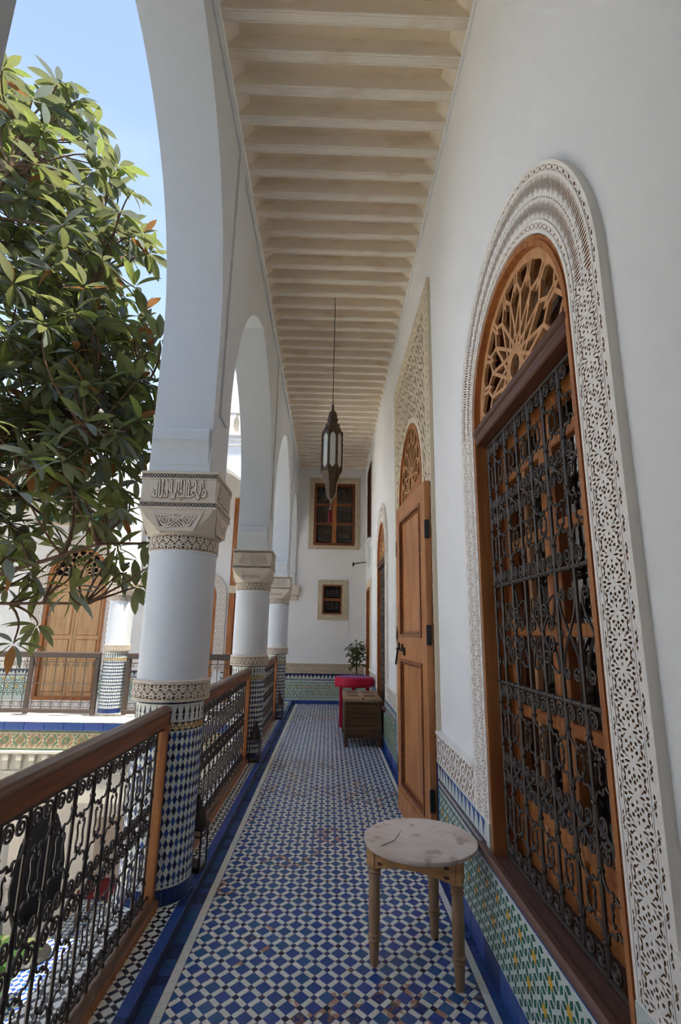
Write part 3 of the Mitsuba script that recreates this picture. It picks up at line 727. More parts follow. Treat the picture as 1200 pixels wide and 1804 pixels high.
def iron_block(parent, bars, z0, z1, place, pitch, tiers=2, r=0.0042, bar_r=0.0062, mid=True):
    """Bars with forged scrolls. place: 4 x 4 matrix from (u, v, w) to the world."""
    H = (z1 - z0) / tiers
    V, F = half_unit(H, pitch, r)
    # quarter forms: right/left, upper/lower; two quarters of a tier are one scroll
    def variant(sx, sz):
        W = V.copy(); W[:, 0] *= sx; W[:, 1] *= sz; return W, (F if sx * sz > 0 else flip(F))
    full = {}
    for sx in (1, -1):
        mb = MB()
        a, fa = variant(sx, 1); mb.add(a, fa)
        b, fb = variant(sx, -1); b[:, 1] -= H; mb.add(b, fb)
        full[sx] = mikit.ply(mb.mesh(), 'm_iron', 40)
    kn = MB()
    kv, kf = knot(0.0075); kn.add(kv * [1, 0.8, 1], kf)
    for s in (-1, 1): kn.tube([(s * 0.004, 0, 0), (s * 0.014, 0.010, 0.002), (s * 0.020, 0.004, 0.003)], [0.004, 0.0045, 0.002], 5)
    knp = mikit.ply(kn.mesh(), 'm_iron', 40)
    cr = MB()
    for a in (0.6, -0.6, PI - 0.6, PI + 0.6):
        c, s = math.cos(a), math.sin(a); cr.tube([(0, 0, 0.003), (c * 0.02, s * 0.02, 0.006), (c * 0.045, s * 0.045, 0.003)], [0.006, 0.0065, 0.003], 6)
    kv, kf = knot(0.009); cr.add(kv, kf)
    crp = mikit.ply(cr.mesh(), 'm_iron', 40)
    col = MB(); col.add(*lathe([(0.001, -0.007), (0.010, -0.005), (0.0115, 0), (0.010, 0.005), (0.001, 0.007)], n=8))
    C = col.mesh()[0][:, [0, 2, 1]]; colp = mikit.ply((C, flip(col.mesh()[1])), 'm_iron', 40)
    P = np.array(place, float)
    def at(u, v): M = P.copy(); M[:3, 3] = (P @ [u, v, 0, 1])[:3]; return T(M)
    for i, u in enumerate(bars):
        for t in range(tiers):
            top = z1 - t * H
            for sx in (1, -1):
                if (sx == 1 and i == len(bars) - 1) or (sx == -1 and i == 0): continue
                part(parent, 'scroll', full[sx], 0, to=at(u, top))
            part(parent, 'collar', colp, 0, to=at(u, top - 0.085)); part(parent, 'collar', colp, 0, to=at(u, top - H + 0.085))
        if i + 1 < len(bars):
            um = (u + bars[i + 1]) / 2
            for t in range(tiers):
                top = z1 - t * H
                part(parent, 'leaf_knot', knp, 0, to=at(um, top - 0.130)); part(parent, 'leaf_knot', knp, 0, to=at(um, top - H + 0.130))
            if mid:
                for t in range(1, tiers): part(parent, 'cross', crp, 0, to=at(um, z1 - t * H))
def mesh_at(place, V, F):
    P = np.asarray(place, float); return V @ P[:3, :3].T + P[:3, 3], F
PLR = lambda x: np.array([[0, 0, -1, x], [1, 0, 0, 0], [0, 1, 0, 0], [0, 0, 0, 1.0]])   # u = y, v = z, on a plane x

def fanlight_area(R0, rim=0.05):
    """The turned lattice of an arched light, centre of the arch at the origin, flat side at v = -0.09."""
    half = Point(0, 0).buffer(R0, quad_segs=24).intersection(sbox(-R0, -0.03, R0, R0))
    L = []; c = np.array([0.0, 0.13 * R0]); P = lambda r, a: tuple(c + r * R0 * np.array([math.cos(a), math.sin(a)]))
    st = 2 * PI / 16; R1 = 0.58
    for k in range(16):
        a = k * st
        L.append(LineString([P(R1, a), P(R1, a + 7 * st)]))
        for s in (-1, 1):
            L.append(LineString([P(R1, a), P(R1 + .11, a + s * .42 * st), P(R1 + .22, a + s * .42 * st), P(R1 + .33, a)]))
        L.append(LineString([P(R1 + .11, a + .42 * st), P(R1 + .06, a + .5 * st), P(R1 + .11, a + .58 * st)])); L.append(LineString([P(R1 + .33, a), P(1.2, a)]))
        L.append(LineString([P(R1 + .22, a + .42 * st), P(R1 + .26, a + .5 * st), P(R1 + .22, a + .58 * st)]))
    lat = unary_union([l.buffer(0.0165 * R0, cap_style=2, join_style=2) for l in L]).intersection(half)
    rimg = half.difference(Point(0, 0).buffer(R0 - rim, quad_segs=24).intersection(sbox(-R0, -0.03 + rim * 0.6, R0, R0)))
    return unary_union([lat, rimg]).simplify(0.0012)

# ------------------------------------------------------------------ the near window
def arched_window(key, yc, label, grille=True, first=None):
    w = struct(key, label); dy = yc - 1.85; y0, y1 = 1.325 + dy, 2.375 + dy
    shell = semi(yc, 0.525, 2.33, 30, 0.46); hole = semi(yc, 0.488, 2.33, 30, 0.46)
    g = shell.difference(hole).difference(sbox(0, 0, 20, 0.462))
    mb = MB(); slab_x(mb, g, 0.706, 0.93); part(w, 'frame', mb, 'm_wood_v', 40)
    edge = hole.buffer(0.022).difference(hole.buffer(0.002)).difference(sbox(0, 0, 20, 0.462))
    mb = MB(); slab_x(mb, edge, 0.700, 0.712); part(w, 'bead', mb, 'm_wood_v')
    mb = MB().box(0.682, 0.93, y0 - 0.10, y1 + 0.10, 0.43, 0.462, 0.006).box(0.668, 0.70, y0 - 0.10, y1 + 0.10, 0.440, 0.474, 0.006); part(w, 'sill', mb, 'm_sill')
    mb = MB().box(0.700, 0.80, y0 + 0.036, y1 - 0.036, 2.245, 2.335, 0.006).box(0.692, 0.72, y0 + 0.03, y1 - 0.03, 2.29, 2.318, 0.006); part(w, 'lintel', mb, 'm_dark_wood')
    fa = fanlight_area(0.489)
    V, F = extr(fa, 0, 0.016, back=True); V[:, 0] += yc; V[:, 1] += 2.345
    part(w, 'fanlight', (on_right(V, 0.745), F), 'm_lattice')
    for (a, b) in ((yc - 0.47, yc), (yc, yc + 0.47)):
        V, F = extr(hole.intersection(sbox(a, 2.33, b, 4)), 0, 0.001); part(w, 'fan_pane', (on_right(V, 0.775), F), 'm_pane')
    # casement behind the grille
    for s, (a, b) in enumerate(((y0 + 0.037, yc - 0.004), (yc + 0.004, y1 - 0.037))):
        mb = MB().box(0.820, 0.862, a, a + 0.055, 0.47, 2.245, 0.004).box(0.820, 0.862, b - 0.055, b, 0.47, 2.245, 0.004)
        rails = [0.47, 0.66, 1.02, 1.345, 1.715, 2.04, 2.18]
        for i, zz in enumerate(rails): mb.box(0.823, 0.859, a + 0.05, b - 0.05, zz, zz + (0.075 if i in (0, 6) else 0.045), 0.004)
        cs = part(w, 'casement', mb, 'm_wood_v')
        mm = (a + b) / 2
        part(cs, 'glazing_bar', MB().box(0.828, 0.854, mm - 0.013, mm + 0.013, 0.54, 2.19, 0.004), 'm_lattice')
        part(cs, 'solid_panel', MB().box(0.838, 0.848, a + 0.05, b - 0.05, 0.53, 0.67), 'm_wood_v')
        for i in range(1, 6):
            z0_, z1_ = rails[i] + 0.045, rails[i + 1]
            for (p, q) in ((a + 0.055, mm - 0.013), (mm + 0.013, b - 0.055)):
                part(cs, 'pane', MB().add(np.array([[0.84, p, z0_], [0.84, q, z0_], [0.84, q, z1_], [0.84, p, z1_]]), np.array([[0, 1, 2, 3]])), 'm_pane')
    if grille:
        bars = [y0 + 0.09 + 0.135 * i for i in range(7)]; bars = [y0 + 0.055] + [1.421 + dy + 0.1345 * i for i in range(1, 7)] + [y1 - 0.055]
        gr = part(w, 'grille_rail', MB().tube([(0.757, y0 + 0.037, 1.56), (0.757, y1 - 0.037, 1.56)], 0.008, 8), 'm_iron', 40)
        for zz in (0.475, 1.15, 2.235): part(w, 'grille_rail', MB().tube([(0.757, y0 + 0.037, zz), (0.757, y1 - 0.037, zz)], 0.008, 8), 'm_iron', 40)
        cl = MB()
        for zz in (1.15, 1.56):
            for i in range(16): yv = y0 + 0.07 + i * 0.062; cl.add(*tube([(0.757, yv - .008, zz), (0.757, yv, zz), (0.757, yv + .008, zz)], [0.0095, 0.0125, 0.0095], 8))
        part(w, 'grille_beads', cl, 'm_iron', 40, stuff=True)
        for b in bars: part(w, 'grille_bar', MB().tube([(0.757, b, 0.463), (0.757, b, 1.4), (0.757, b, 2.244)], 0.0068, 7), 'm_iron', 40)
        iron_block(w, bars, 0.475, 1.15, PLR(0.757), 0.135); iron_block(w, bars, 1.56, 2.235, PLR(0.757), 0.135)
        # hearts and medallion between the two beaded rails
        def heart(u, v, sz, sv):
            mb = MB()
            for s in (-1, 1):
                p = np.vstack([bez([(0, 0), (s * 0.035, 0.05), (s * 0.062, 0.085), (s * 0.058, 0.125)], 9)[:-1], np.c_[s * (0.034 + (spiral(0, 0, 0.024, 0, 1.5, 1, 20))[:, 0]), 0.125 + spiral(0, 0, 0.024, 0, 1.5, 1, 20)[:, 1]]])
                mb.tube(np.c_[p * [1, sv], np.zeros(len(p))] * sz + [u, v, 0], 0.0045, 5)
            V, F = mb.mesh(); return mesh_at(PLR(0.757), V, F)
        for i in (0, 1, 6):
            um = (bars[i] + bars[i + 1]) / 2
            for v, sv in ((1.355, 1), (1.355, -1)): part(w, 'heart', heart(um, v, 0.95, sv), 'm_iron', 40)
        for um in (bars[3], bars[5]):
            mb = MB()
            for q in range(4):
                a = q * PI / 2 + PI / 4
                for s in (-1, 1):
                    sp = spiral(0, 0, 0.030, -s * PI / 2, 1.5, s, 18); sp = sp + [0.075, s * 0.030]
                    p = np.vstack([[(0.012, 0)], [(0.04, s * 0.002)], sp]); c, d = math.cos(a), math.sin(a)
                    mb.tube(np.c_[um + c * p[:, 0] - d * p[:, 1], 1.355 + d * p[:, 0] + c * p[:, 1], np.full(len(p), 0.004)], 0.0042, 5)
            lob = [(um + (0.115 + 0.028 * math.cos(8 * t)) * math.cos(t) * 1.0, 1.355 + (0.14 + 0.032 * math.cos(8 * t)) * math.sin(t), -0.004) for t in np.linspace(0, 2 * PI, 72)]
            mb.tube(lob, 0.0045, 5)
            V, F = mb.mesh(); part(w, 'medallion', mesh_at(PLR(0.757), V, F), 'm_iron', 40)
    return w
arched_window('window_1', 1.85, 'near arched window with an iron scroll grille before brown casements')
arched_window('window_2', 6.99, 'far arched window with an iron grille, beyond the chest')
rm = struct('wall_rooms', 'dark rooms behind the windows of the right wall')
part(rm, 'shell', MB().box(2.6, 2.7, -2, YB, -0.2, 5).box(0.951, 2.6, -2, YB, -0.3, -0.2).box(0.951, 2.6, -2, YB, 5.0, 5.1).box(0.951, 2.6, -2.1, -2, -.2, 5).box(0.951, 2.6, 3.0, 3.1, -.2, 5).box(0.951, 2.6, 6.0, 6.1, -.2, 5).box(0.951, 2.6, YB, YB + .1, -.2, 5), 'm_room_wall')

# ------------------------------------------------------------------ the double door, its leaf standing a little open
d1 = struct('door_1', 'tall brown panelled door leaf standing ajar under an arched lattice light')
shell = semi(4.42, 0.65, 2.55, 30, 0.0); hole = semi(4.42, 0.60, 2.55, 30, 0.0)
mb = slab_x(MB(), shell.difference(hole).difference(sbox(0, -1, 9, 0.001)), 0.694, 0.80); part(d1, 'frame', mb, 'm_wood_v', 40)
mb = MB().box(0.690, 0.78, 3.81, 5.03, 2.47, 2.57, 0.006); part(d1, 'lintel', mb, 'm_wood_y')
fa = fanlight_area(0.602); V, F = extr(fa, 0, 0.022, back=True); V[:, 0] += 4.42; V[:, 1] += 2.59
part(d1, 'fanlight', (on_right(V, 0.735), F), 'm_lattice')
part(d1, 'dark_opening', MB().box(0.79, 0.80, 3.79, 5.05, 0.0, 3.2), 'm_dark_room')  # dark sheet in place of the unlit room behind the door
# leaf: local u along its width from the hinge, v up, w towards the corridor
LW, LH = 0.90, 2.40
p0, p1 = np.array([0.655, 3.46]), np.array([0.578, 4.39])
ud = (p1 - p0) / np.linalg.norm(p1 - p0); LW = np.linalg.norm(p1 - p0); nd = np.array([-ud[1], ud[0]])
LEAF = np.array([[ud[0], 0, nd[0], p0[0]], [ud[1], 0, nd[1], p0[1]], [0, 1, 0, 0.006], [0, 0, 0, 1.0]])
fr = sbox(0, 0, LW, LH)
pan1, pan2 = sbox(0.135, 1.31, LW - 0.13, 2.27), sbox(0.135, 0.20, LW - 0.13, 1.14)
V, F = extr(fr.difference(unary_union([pan1, pan2])), -0.042, 0.0, back=True); part(d1, 'leaf', mesh_at(LEAF, V, F), 'm_door')
for pn in (pan1, pan2):
    V, F = extr(pn, -0.03, -0.016); part(d1, 'panel', mesh_at(LEAF, V, F), 'm_door')
    rr = pn.difference(pn.buffer(-0.022, join_style=2)); V, F = extr(rr, -0.016, 0.008); V2, F2 = extr(pn.buffer(-0.030, join_style=2).difference(pn.buffer(-0.040, join_style=2)), -0.016, -0.006)
    part(d1, 'moulding', mesh_at(LEAF, *MB().add(V, F).add(V2, F2).mesh()), 'm_rail_wood')
    V, F = extr(pn.buffer(-0.028, join_style=2).difference(pn.buffer(-0.034, join_style=2)), -0.016, -0.0150); part(d1, 'dark_strip', mesh_at(LEAF, V, F), 'm_dark_wood')  # thin dark strip laid on the panel inside its moulding
for v in (0.33, 1.33, 2.05):
    for u in (-0.012, LW - 0.006):
        part(d1, 'hinge', mesh_at(LEAF, *MB().box(u, u + 0.018, v - 0.065, v + 0.065, -0.03, 0.004, 0.004).mesh()), 'm_black')
kn = MB().tube([(LW - 0.045 + 0.018 * math.cos(t), 1.325 + 0.034 * math.sin(t), 0.010) for t in np.linspace(0, 2 * PI, 20)], 0.004, 6)
part(d1, 'pull_ring', mesh_at(LEAF, *kn.mesh()), 'm_black', 40)
lt = MB().tube([(LW - 0.02, 1.215, 0.012), (LW - 0.30, 1.20, 0.014)], 0.006, 6).tube([(LW - 0.03, 1.09, 0.02), (LW - 0.13, 1.22, 0.022)], 0.008, 6)
for (a, b) in ((LW - 0.09, 1.235), (LW - 0.21, 1.225), (LW - 0.28, 1.20)): lt.box(a - .012, a + .012, b - .03, b + .03, 0, 0.014, 0.004)
part(d1, 'latch', mesh_at(LEAF, *lt.mesh()), 'm_black', 40)
part(d1, 'kick_board', mesh_at(LEAF, *MB().box(0.03, LW - 0.03, 0.02, 0.16, 0.0, 0.010, 0.005).mesh()), 'm_door')

# far door and upper window of the right wall
d2 = struct('door_2', 'dark wooden doorway at the far end of the right wall')
mb = slab_x(MB(), far_door.difference(sbox(9.0, -1, 9.70, 2.08)).intersection(sbox(0, 0, 20, 3)), 0.700, 0.80); part(d2, 'frame', mb, 'm_wood_v')
part(d2, 'leaf', MB().box(0.76, 0.79, 9.0, 9.70, 0.0, 2.08, 0.003), 'm_wood_v')
for z0, z1 in ((0.15, 0.95), (1.1, 1.95)): part(d2, 'panel', MB().box(0.752, 0.765, 9.10, 9.60, z0, z1, 0.005), 'm_dark_wood')
t6 = struct('trim_6', 'plaster band over the far doorway')
V, F = extr(sbox(8.84, 0.745, 9.86, 2.28).difference(sbox(8.95, 0, 9.75, 2.13)), 0, 0.02); part(t6, 'band', (on_right(V, XW), F), 'm_alfiz')
w5 = struct('window_5', 'dark upper window in the right wall near the ceiling at the far end')
mb = slab_x(MB(), up_win.difference(sbox(8.96, 3.06, 9.66, 4.36)), 0.71, 0.80); part(w5, 'frame', mb, 'm_dark_wood')
part(w5, 'shutter', MB().box(0.765, 0.785, 8.96, 9.66, 3.06, 4.36, 0.003), 'm_dark_wood')
for k in range(3): part(w5, 'shutter_panel', MB().box(0.757, 0.768, 9.02, 9.60, 3.12 + k * .41, 3.47 + k * .41, 0.004), 'm_dark_wood')
part(w5, 'sill', MB().box(0.66, 0.73, 8.88, 9.74, 2.94, 2.99, 0.01), 'm_wall')

# end wall windows
def end_window(key, inner, outer, cols, rows, label, tkey, tlabel):
    t = struct(tkey, tlabel)
    o, i_ = sbox(*outer), sbox(*inner)
    g = o.difference(i_)
    m = fill(g, 0.052, 0.052, vine_holes(0.052, 0.052), 0.008)
    part(t, 'carving', (on_end(m[0], YB - 0.014), m[1]), 'm_alfiz', stuff=True); m = REC[0].mesh(); part(t, 'recesses', (on_end(m[0], YB - 0.014), m[1]), 'm_alfiz_ground', stuff=True)
    V, F = extr(g, 0, 0.014); part(t, 'ground', (on_end(V, YB), F), 'm_alfiz_ground')
    w = struct(key, label); x0, z0, x1, z1 = inner
    fw = 0.055 if cols > 1 else 0.035
    mb = MB(); slab_y(mb, i_.difference(sbox(x0 + fw, z0 + fw, x1 - fw, z1 - fw)), YB - 0.02, YB + 0.10); part(w, 'frame', mb, 'm_brown')
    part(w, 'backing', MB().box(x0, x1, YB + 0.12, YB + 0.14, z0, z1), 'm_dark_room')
    cw, rh = (x1 - x0 - 2 * fw) / cols, (z1 - z0 - 2 * fw) / rows
    for i in range(1, cols): part(w, 'stile', MB().box(x0 + fw + i * cw - 0.045, x0 + fw + i * cw + 0.045, YB + 0.0, YB + 0.05, z0 + fw, z1 - fw, 0.004), 'm_wood_v' if cols > 1 else 'm_brown')
    for j in range(1, rows): part(w, 'rail', MB().box(x0 + fw, x1 - fw, YB + 0.005, YB + 0.045, z0 + fw + j * rh - 0.03, z0 + fw + j * rh + 0.03, 0.004), 'm_brown')
    for i in range(cols):
        for j in range(rows):
            a, b = x0 + fw + i * cw + (0.045 if i else 0.02), x0 + fw + (i + 1) * cw - (0.045 if i < cols - 1 else 0.02)
            c, d = z0 + fw + j * rh + 0.03, z0 + fw + (j + 1) * rh - 0.03
            part(w, 'pane', MB().add(np.array([[a, YB + .03, c], [b, YB + .03, c], [b, YB + .03, d], [a, YB + .03, d]]), np.array([[0, 1, 2, 3]])), 'm_pane')
            mb = MB()
            for q in range(3):
                zz = c + (d - c) * (0.2 + 0.25 * q); mb.tube([(a, YB - .005, zz), (b, YB - .005, zz)], 0.005, 5)
                for s in range(3):
                    xx = a + (b - a) * (s + .5) / 3; sp = spiral(xx, zz + 0.03, 0.025, -PI / 2, 1.2, 1, 10); mb.tube(np.c_[sp[:, 0], np.full(len(sp), YB - .008), sp[:, 1]], 0.004, 4)
            part(w, 'grille', mb, 'm_iron', 40)
end_window('window_3', (-0.355, 3.05, 0.495, 4.365), (-0.45, 2.975, 0.59, 4.485), 2, 3, 'upper window of the end wall: six brown framed lights', 'trim_7', 'tan carved band round the upper end window')
end_window('window_4', (-0.14, 1.67, 0.252, 2.255), (-0.23, 1.57, 0.365, 2.35), 1, 2, 'small low window of the end wall in a brown frame', 'trim_8', 'tan carved band round the small end window')
# ------------------------------------------------------------------ columns
def kufic():
    """The carved motto, raised letters; units: 1 = height of the letter band, u to the right."""
    S = []
    def s(*p): S.append(p)
    # read from right to left: waw, lam-alef, ghain, alef, lam, ba, alef, lam-alef, alef, lam, lam, ha
    t = np.linspace(0, 2 * PI, 14)
    s(*[(2.70 + .085 * math.cos(a), .36 + .10 * math.sin(a)) for a in t]); s((2.785, .36), (2.77, .17), (2.62, .12))
    s((2.50, .88), (2.50, .40), (2.40, .10)); s((2.26, .88), (2.26, .40), (2.42, .10)); s(*[(2.41 + .055 * math.cos(a), .10 + .07 * math.sin(a)) for a in t]); s((2.50, .86), (2.56, .95), (2.62, .86), (2.62, .62)); s((2.26, .86), (2.20, .95), (2.14, .86), (2.14, .70))
    s((2.22, .44), (2.10, .42), (2.06, .30), (2.20, .20), (2.06, .12), (1.86, .12)); s((2.02, .62), (2.02, .63))
    s((1.92, .12), (1.92, .86), (1.86, .95), (1.80, .86), (1.80, .10))
    s((1.70, .12), (1.70, .86), (1.66, .95)); s((1.70, .12), (1.42, .12), (1.38, .30)); s((1.55, .00), (1.55, .01)); s((1.60, .35), (1.55, .48), (1.50, .35))
    s((1.52, .55), (1.52, .97)); s((1.40, .90), (1.46, .97))
    s((1.28, .92), (1.28, .40), (1.16, .10)); s((1.04, .92), (1.04, .40), (1.17, .10)); s(*[(1.165 + .055 * math.cos(a), .10 + .07 * math.sin(a)) for a in t]); s((1.28, .88), (1.34, .96), (1.40, .86), (1.40, .42)); s((1.04, .88), (.98, .96), (.93, .86), (.93, .52), (.98, .40))
    s((.78, .95), (.84, .84), (.84, .12), (.72, .12), (.72, .26)); s((.80, .42), (.72, .52), (.78, .60))
    s((.60, .95), (.60, .16), (.54, .08), (.44, .12), (.44, .86), (.38, .95), (.32, .86), (.32, .12), (.08, .12)); s((.16, .12), (.20, .30), (.12, .44), (.04, .28), (.14, .22))
    g = unary_union([LineString(p).buffer(0.034, quad_segs=3, join_style=1) if len(p) > 1 else Point(p[0]).buffer(.05) for p in S])
    return g.simplify(0.006)
KUF = kufic()
def lace(w, h, lw):
    """Raised interlacing bows in a w x h cell."""
    L = []
    for k in range(-2, 4):
        for r in (0.70,):
            L.append(Point(k * w / 2, h * 0.02).buffer(r * h, quad_segs=7).exterior); L.append(Point(k * w / 2 + w / 4, h * 0.98).buffer(r * h, quad_segs=7).exterior)
        L.append(LineString(spiral(k * w / 2, h * 0.26, h * 0.17, 0, 1.1, 1, 10, 0.6))); L.append(LineString(spiral(k * w / 2 + w / 4, h * 0.74, h * 0.17, PI, 1.1, 1, 10, 0.6)))
    g = unary_union([l.buffer(lw, quad_segs=2) for l in L]).intersection(sbox(0, 0, w, h))
    return unary_union([g, sbox(0, 0, w, h * 0.06), sbox(0, h * 0.94, w, h)]).simplify(0.0005)
def cyl_map(V, r, zc=0.0):
    a = V[:, 0]; rr = r + V[:, 2]
    return np.stack([rr * np.cos(a), rr * np.sin(a), V[:, 1] + zc], 1)
def lace_ring(r, z0, z1, n, d):
    w = 2 * PI * r / n; V, F = extr(lace(w, z1 - z0, 0.0030), 0, d)
    mb = MB()
    for k in range(n): W = V.copy(); W[:, 0] = (V[:, 0] + k * w) / r; W[:, 1] += z0; mb.add(cyl_map(W, r), F)
    return mb
SQ = [np.array([[math.cos(a), math.sin(a)], [-math.sin(a), math.cos(a)]]).T for a in (-PI / 2, 0, PI / 2, PI)]   # face u directions
def on_face(V, k, dist):       # u across, v up, w outward of face k (0: towards -y, 1: +x, 2: +y, 3: -x)
    out = [np.array([0, -1]), np.array([1, 0]), np.array([0, 1]), np.array([-1, 0])][k]; u = np.array([-out[1], out[0]])
    xy = V[:, :1] * u + (dist + V[:, 2:3]) * out
    return np.c_[xy, V[:, 1]]
CG = {}
def col_geometry():
    g = CG
    g['base'] = MB().lathe([(0.001, 0.05), (0.181, 0.05), (0.181, 0.053), (0.1765, 0.055), (0.1765, 0.985), (0.001, 0.985)], n=56)
    g['shaft'] = MB().lathe([(0.150, 1.07), (0.187, 1.072), (0.187, 1.755), (0.193, 1.762), (0.193, 1.770), (0.150, 1.772)], n=56)
    g['collar'] = MB().lathe([(0.17, 0.978), (0.201, 0.980), (0.203, 0.988), (0.197, 0.992), (0.197, 1.070), (0.203, 1.073), (0.203, 1.082), (0.187, 1.087)], n=56)
    g['collar_lace'] = lace_ring(0.197, 0.990, 1.072, 14, 0.007)
    g['neck'] = MB().lathe([(0.185, 1.765), (0.188, 1.768), (0.188, 1.856), (0.196, 1.862), (0.196, 1.872), (0.15, 1.874)], n=56)
    g['neck_lace'] = lace_ring(0.188, 1.770, 1.856, 13, 0.007)
    # corbel: square above, its corners scooped away below
    mb = MB(); rows = []
    for t in np.linspace(0, 1, 9):
        z = 1.862 + t * (1.998 - 1.862); a = 0.192 + 0.016 * t; c = 0.010 + 0.098 * (1 - math.sin(t * PI / 2)) ** 0.8
        rows.append([(sx, sy, z) for sx, sy in [(a - c, -a), (a, -a + c), (a, a - c), (a - c, a), (-a + c, a), (-a, a - c), (-a, -a + c), (-a + c, -a)]])
    V = np.array(rows).reshape(-1, 3); F = []
    for i in range(8):
        for j in range(8): F.append([i * 8 + j, i * 8 + (j + 1) % 8, (i + 1) * 8 + (j + 1) % 8, (i + 1) * 8 + j])
    mb.add(V, np.array(F)); mb.add(V[:8], np.array([[0, k + 1, k] for k in range(1, 7)])); g['corbel'] = mb
    g['block'] = MB().box(-0.208, 0.208, -0.208, 0.208, 1.995, 2.205, 0.003).box(-0.215, 0.215, -0.215, 0.215, 2.032, 2.040, 0.002).box(-0.215, 0.215, -0.215, 0.215, 1.996, 2.006, 0.002).box(-0.213, 0.213, -0.213, 0.213, 2.164, 2.172, 0.002).box(-0.215, 0.215, -0.215, 0.215, 2.198, 2.212, 0.002)
    rope = MB(); bg = MB(); ins = MB(); pan = MB(); pbg = MB()
    cell = sbox(0, 0, 0.0172, 0.022).difference(unary_union([quad(0.0086, 0.011, 0.0070, 0.0098), quad(0, 0, .0068, .0096), quad(.0172, 0, .0068, .0096), quad(0, .022, .0068, .0096), quad(.0172, .022, .0068, .0096)]))
    Vc, Fc = extr(cell, 0, 0.005)
    Vk, Fk = extr(affinity.scale(KUF, 0.1105, 0.112, origin=(0, 0)), 0, 0.010)
    Vo, Fo = extr(affinity.scale(KUF, 0.1105, 0.112, origin=(0, 0)).buffer(0.0036, quad_segs=2), 0, 0.0008); ino = MB()  # letters widened into a flat outline, their painted shadow
    trap = Polygon([(-0.100, 1.872), (0.100, 1.872), (0.118, 1.915), (0.150, 1.985), (-0.150, 1.985), (-0.118, 1.915)])
    tin = trap.buffer(-0.018, join_style=2)
    L = [LineString([(-.05, 1.90), (.03, 1.97)]), LineString([(.05, 1.90), (-.03, 1.97)]), LineString([(-.03, 1.90), (.05, 1.97)]), LineString([(.03, 1.90), (-.05, 1.97)]), LineString([(-.02, 1.89), (0, 1.91), (.02, 1.89)])]
    for s in (-1, 1):
        for cc, rr in (((s * .062, 1.935), .026), ((s * .062, 1.935), .013), ((s * .025, 1.955), .012)): L.append(Point(cc).buffer(rr, quad_segs=5).exterior)
        L.append(LineString([(s * .03, 1.895), (s * .075, 1.905), (s * .098, 1.945), (s * .112, 1.97)])); L.append(LineString([(s * .05, 1.895), (s * .085, 1.892)])); L.append(LineString([(s * .08, 1.96), (s * .118, 1.962)]))
    lacep = unary_union([l.buffer(0.0036) for l in L]).intersection(tin).simplify(0.0006)
    fr_ = unary_union([trap.difference(tin), tin.buffer(-0.004).exterior.buffer(0.0018)])
    for k in range(4):
        for zz in (2.009, 2.175):
            for i in range(24): rope.add(on_face(Vc + [-0.2064 + i * 0.0172, zz, 0], k, 0.2085), Fc)
            V_, F_ = extr(sbox(-.207, zz, .207, zz + .022), 0, 0.0006); bg.add(on_face(V_, k, 0.2082), F_)
        W = Vk.copy(); W[:, 0] -= 0.155; W[:, 1] += 2.050
        ins.add(on_face(W, k, 0.208), Fk)
        W = Vo.copy(); W[:, 0] -= 0.155; W[:, 1] += 2.050; ino.add(on_face(W, k, 0.2078), Fo)
        V_, F_ = extr(unary_union([lacep, fr_]), 0, 0.010); pan.add(on_face(V_, k, 0.200), F_)
        V_, F_ = extr(trap, 0, 0.001); pbg.add(on_face(V_, k, 0.1995), F_)
    g['rope'], g['rope_ground'], g['inscription'], g['inscription_shadow'], g['panel'], g['panel_ground'] = rope, bg, ins, ino, pan, pbg
    # tile bands of the base, all round
    r = 0.177; N = 32
    nav, yel, blk = MB(), MB(), MB()
    def onc(poly, b, h=0.0012):
        V, F = tilemesh(poly, h, 0.0006); V[:, 0] /= r; b.add(cyl_map(V, r - 0.0002), F)
    w = 2 * PI * r / N
    for k in range(N):
        x = k * w; m = x + w / 2
        onc(np.array([[x + .0006, 0.968], [x + w - .0006, 0.968], [x + w - .0006, 0.977], [x + .0006, 0.977]]), nav)
        onc(np.array([[m - .0095, .925], [m, .917], [m + .0095, .925], [m + .003, .945], [m, .962], [m - .003, .945]]), blk); onc(np.array([[m - .007, .915], [m - .004, .900], [m - .004, .893], [m, .885], [m + .004, .893], [m + .004, .900], [m + .007, .915]]), blk)
        onc(np.array([[x + .001, .880], [m, .866], [x + w - .001, .880]]), nav); onc(np.array([[x - w / 2 + .001, .838], [x + w / 2 - .001, .838], [x, .851]]), nav)
        onc(np.array([[x, .878], [m, .864], [m + w / 2, .878], [m + w / 2, .871], [m, .857], [x, .871]])[[0, 1, 4, 5]], yel); onc(np.array([[m, .864], [x + w, .878], [x + w, .871], [m, .857]]), yel)
        onc(np.array([[x, .853], [m, .840], [m, .847], [x, .860]]), yel); onc(np.array([[m, .840], [x + w, .853], [x + w, .860], [m, .847]]), yel)
        for q in (0.25, 0.75): onc(np.array([[x + q * w - .005, .859], [x + q * w, .854], [x + q * w + .005, .859], [x + q * w, .864]]), blk)
    g['navy_band'], g['yellow_band'], g['black_band'] = nav, yel, blk
    g['foot'] = MB()
    for k in range(40):
        w2 = 2 * PI * r / 40; onc(np.array([[k * w2 + .0005, 0.054], [(k + 1) * w2 - .0005, 0.054], [(k + 1) * w2 - .0005, 0.128], [k * w2 + .0005, 0.128]]), g['foot'], 0.002)
col_geometry()
CMAT = dict(base='m_white_1', shaft='m_shaft', collar='m_capital', collar_lace='m_capital', neck='m_capital', neck_lace='m_capital', corbel='m_capital', block='m_capital', rope='m_capital', rope_ground='m_black', inscription='m_letter', inscription_shadow='m_letter_shadow',
            panel='m_capital', panel_ground='m_capital_ground', navy_band='m_navy', yellow_band='m_yellow', black_band='m_black_tile', foot='m_blue_4')
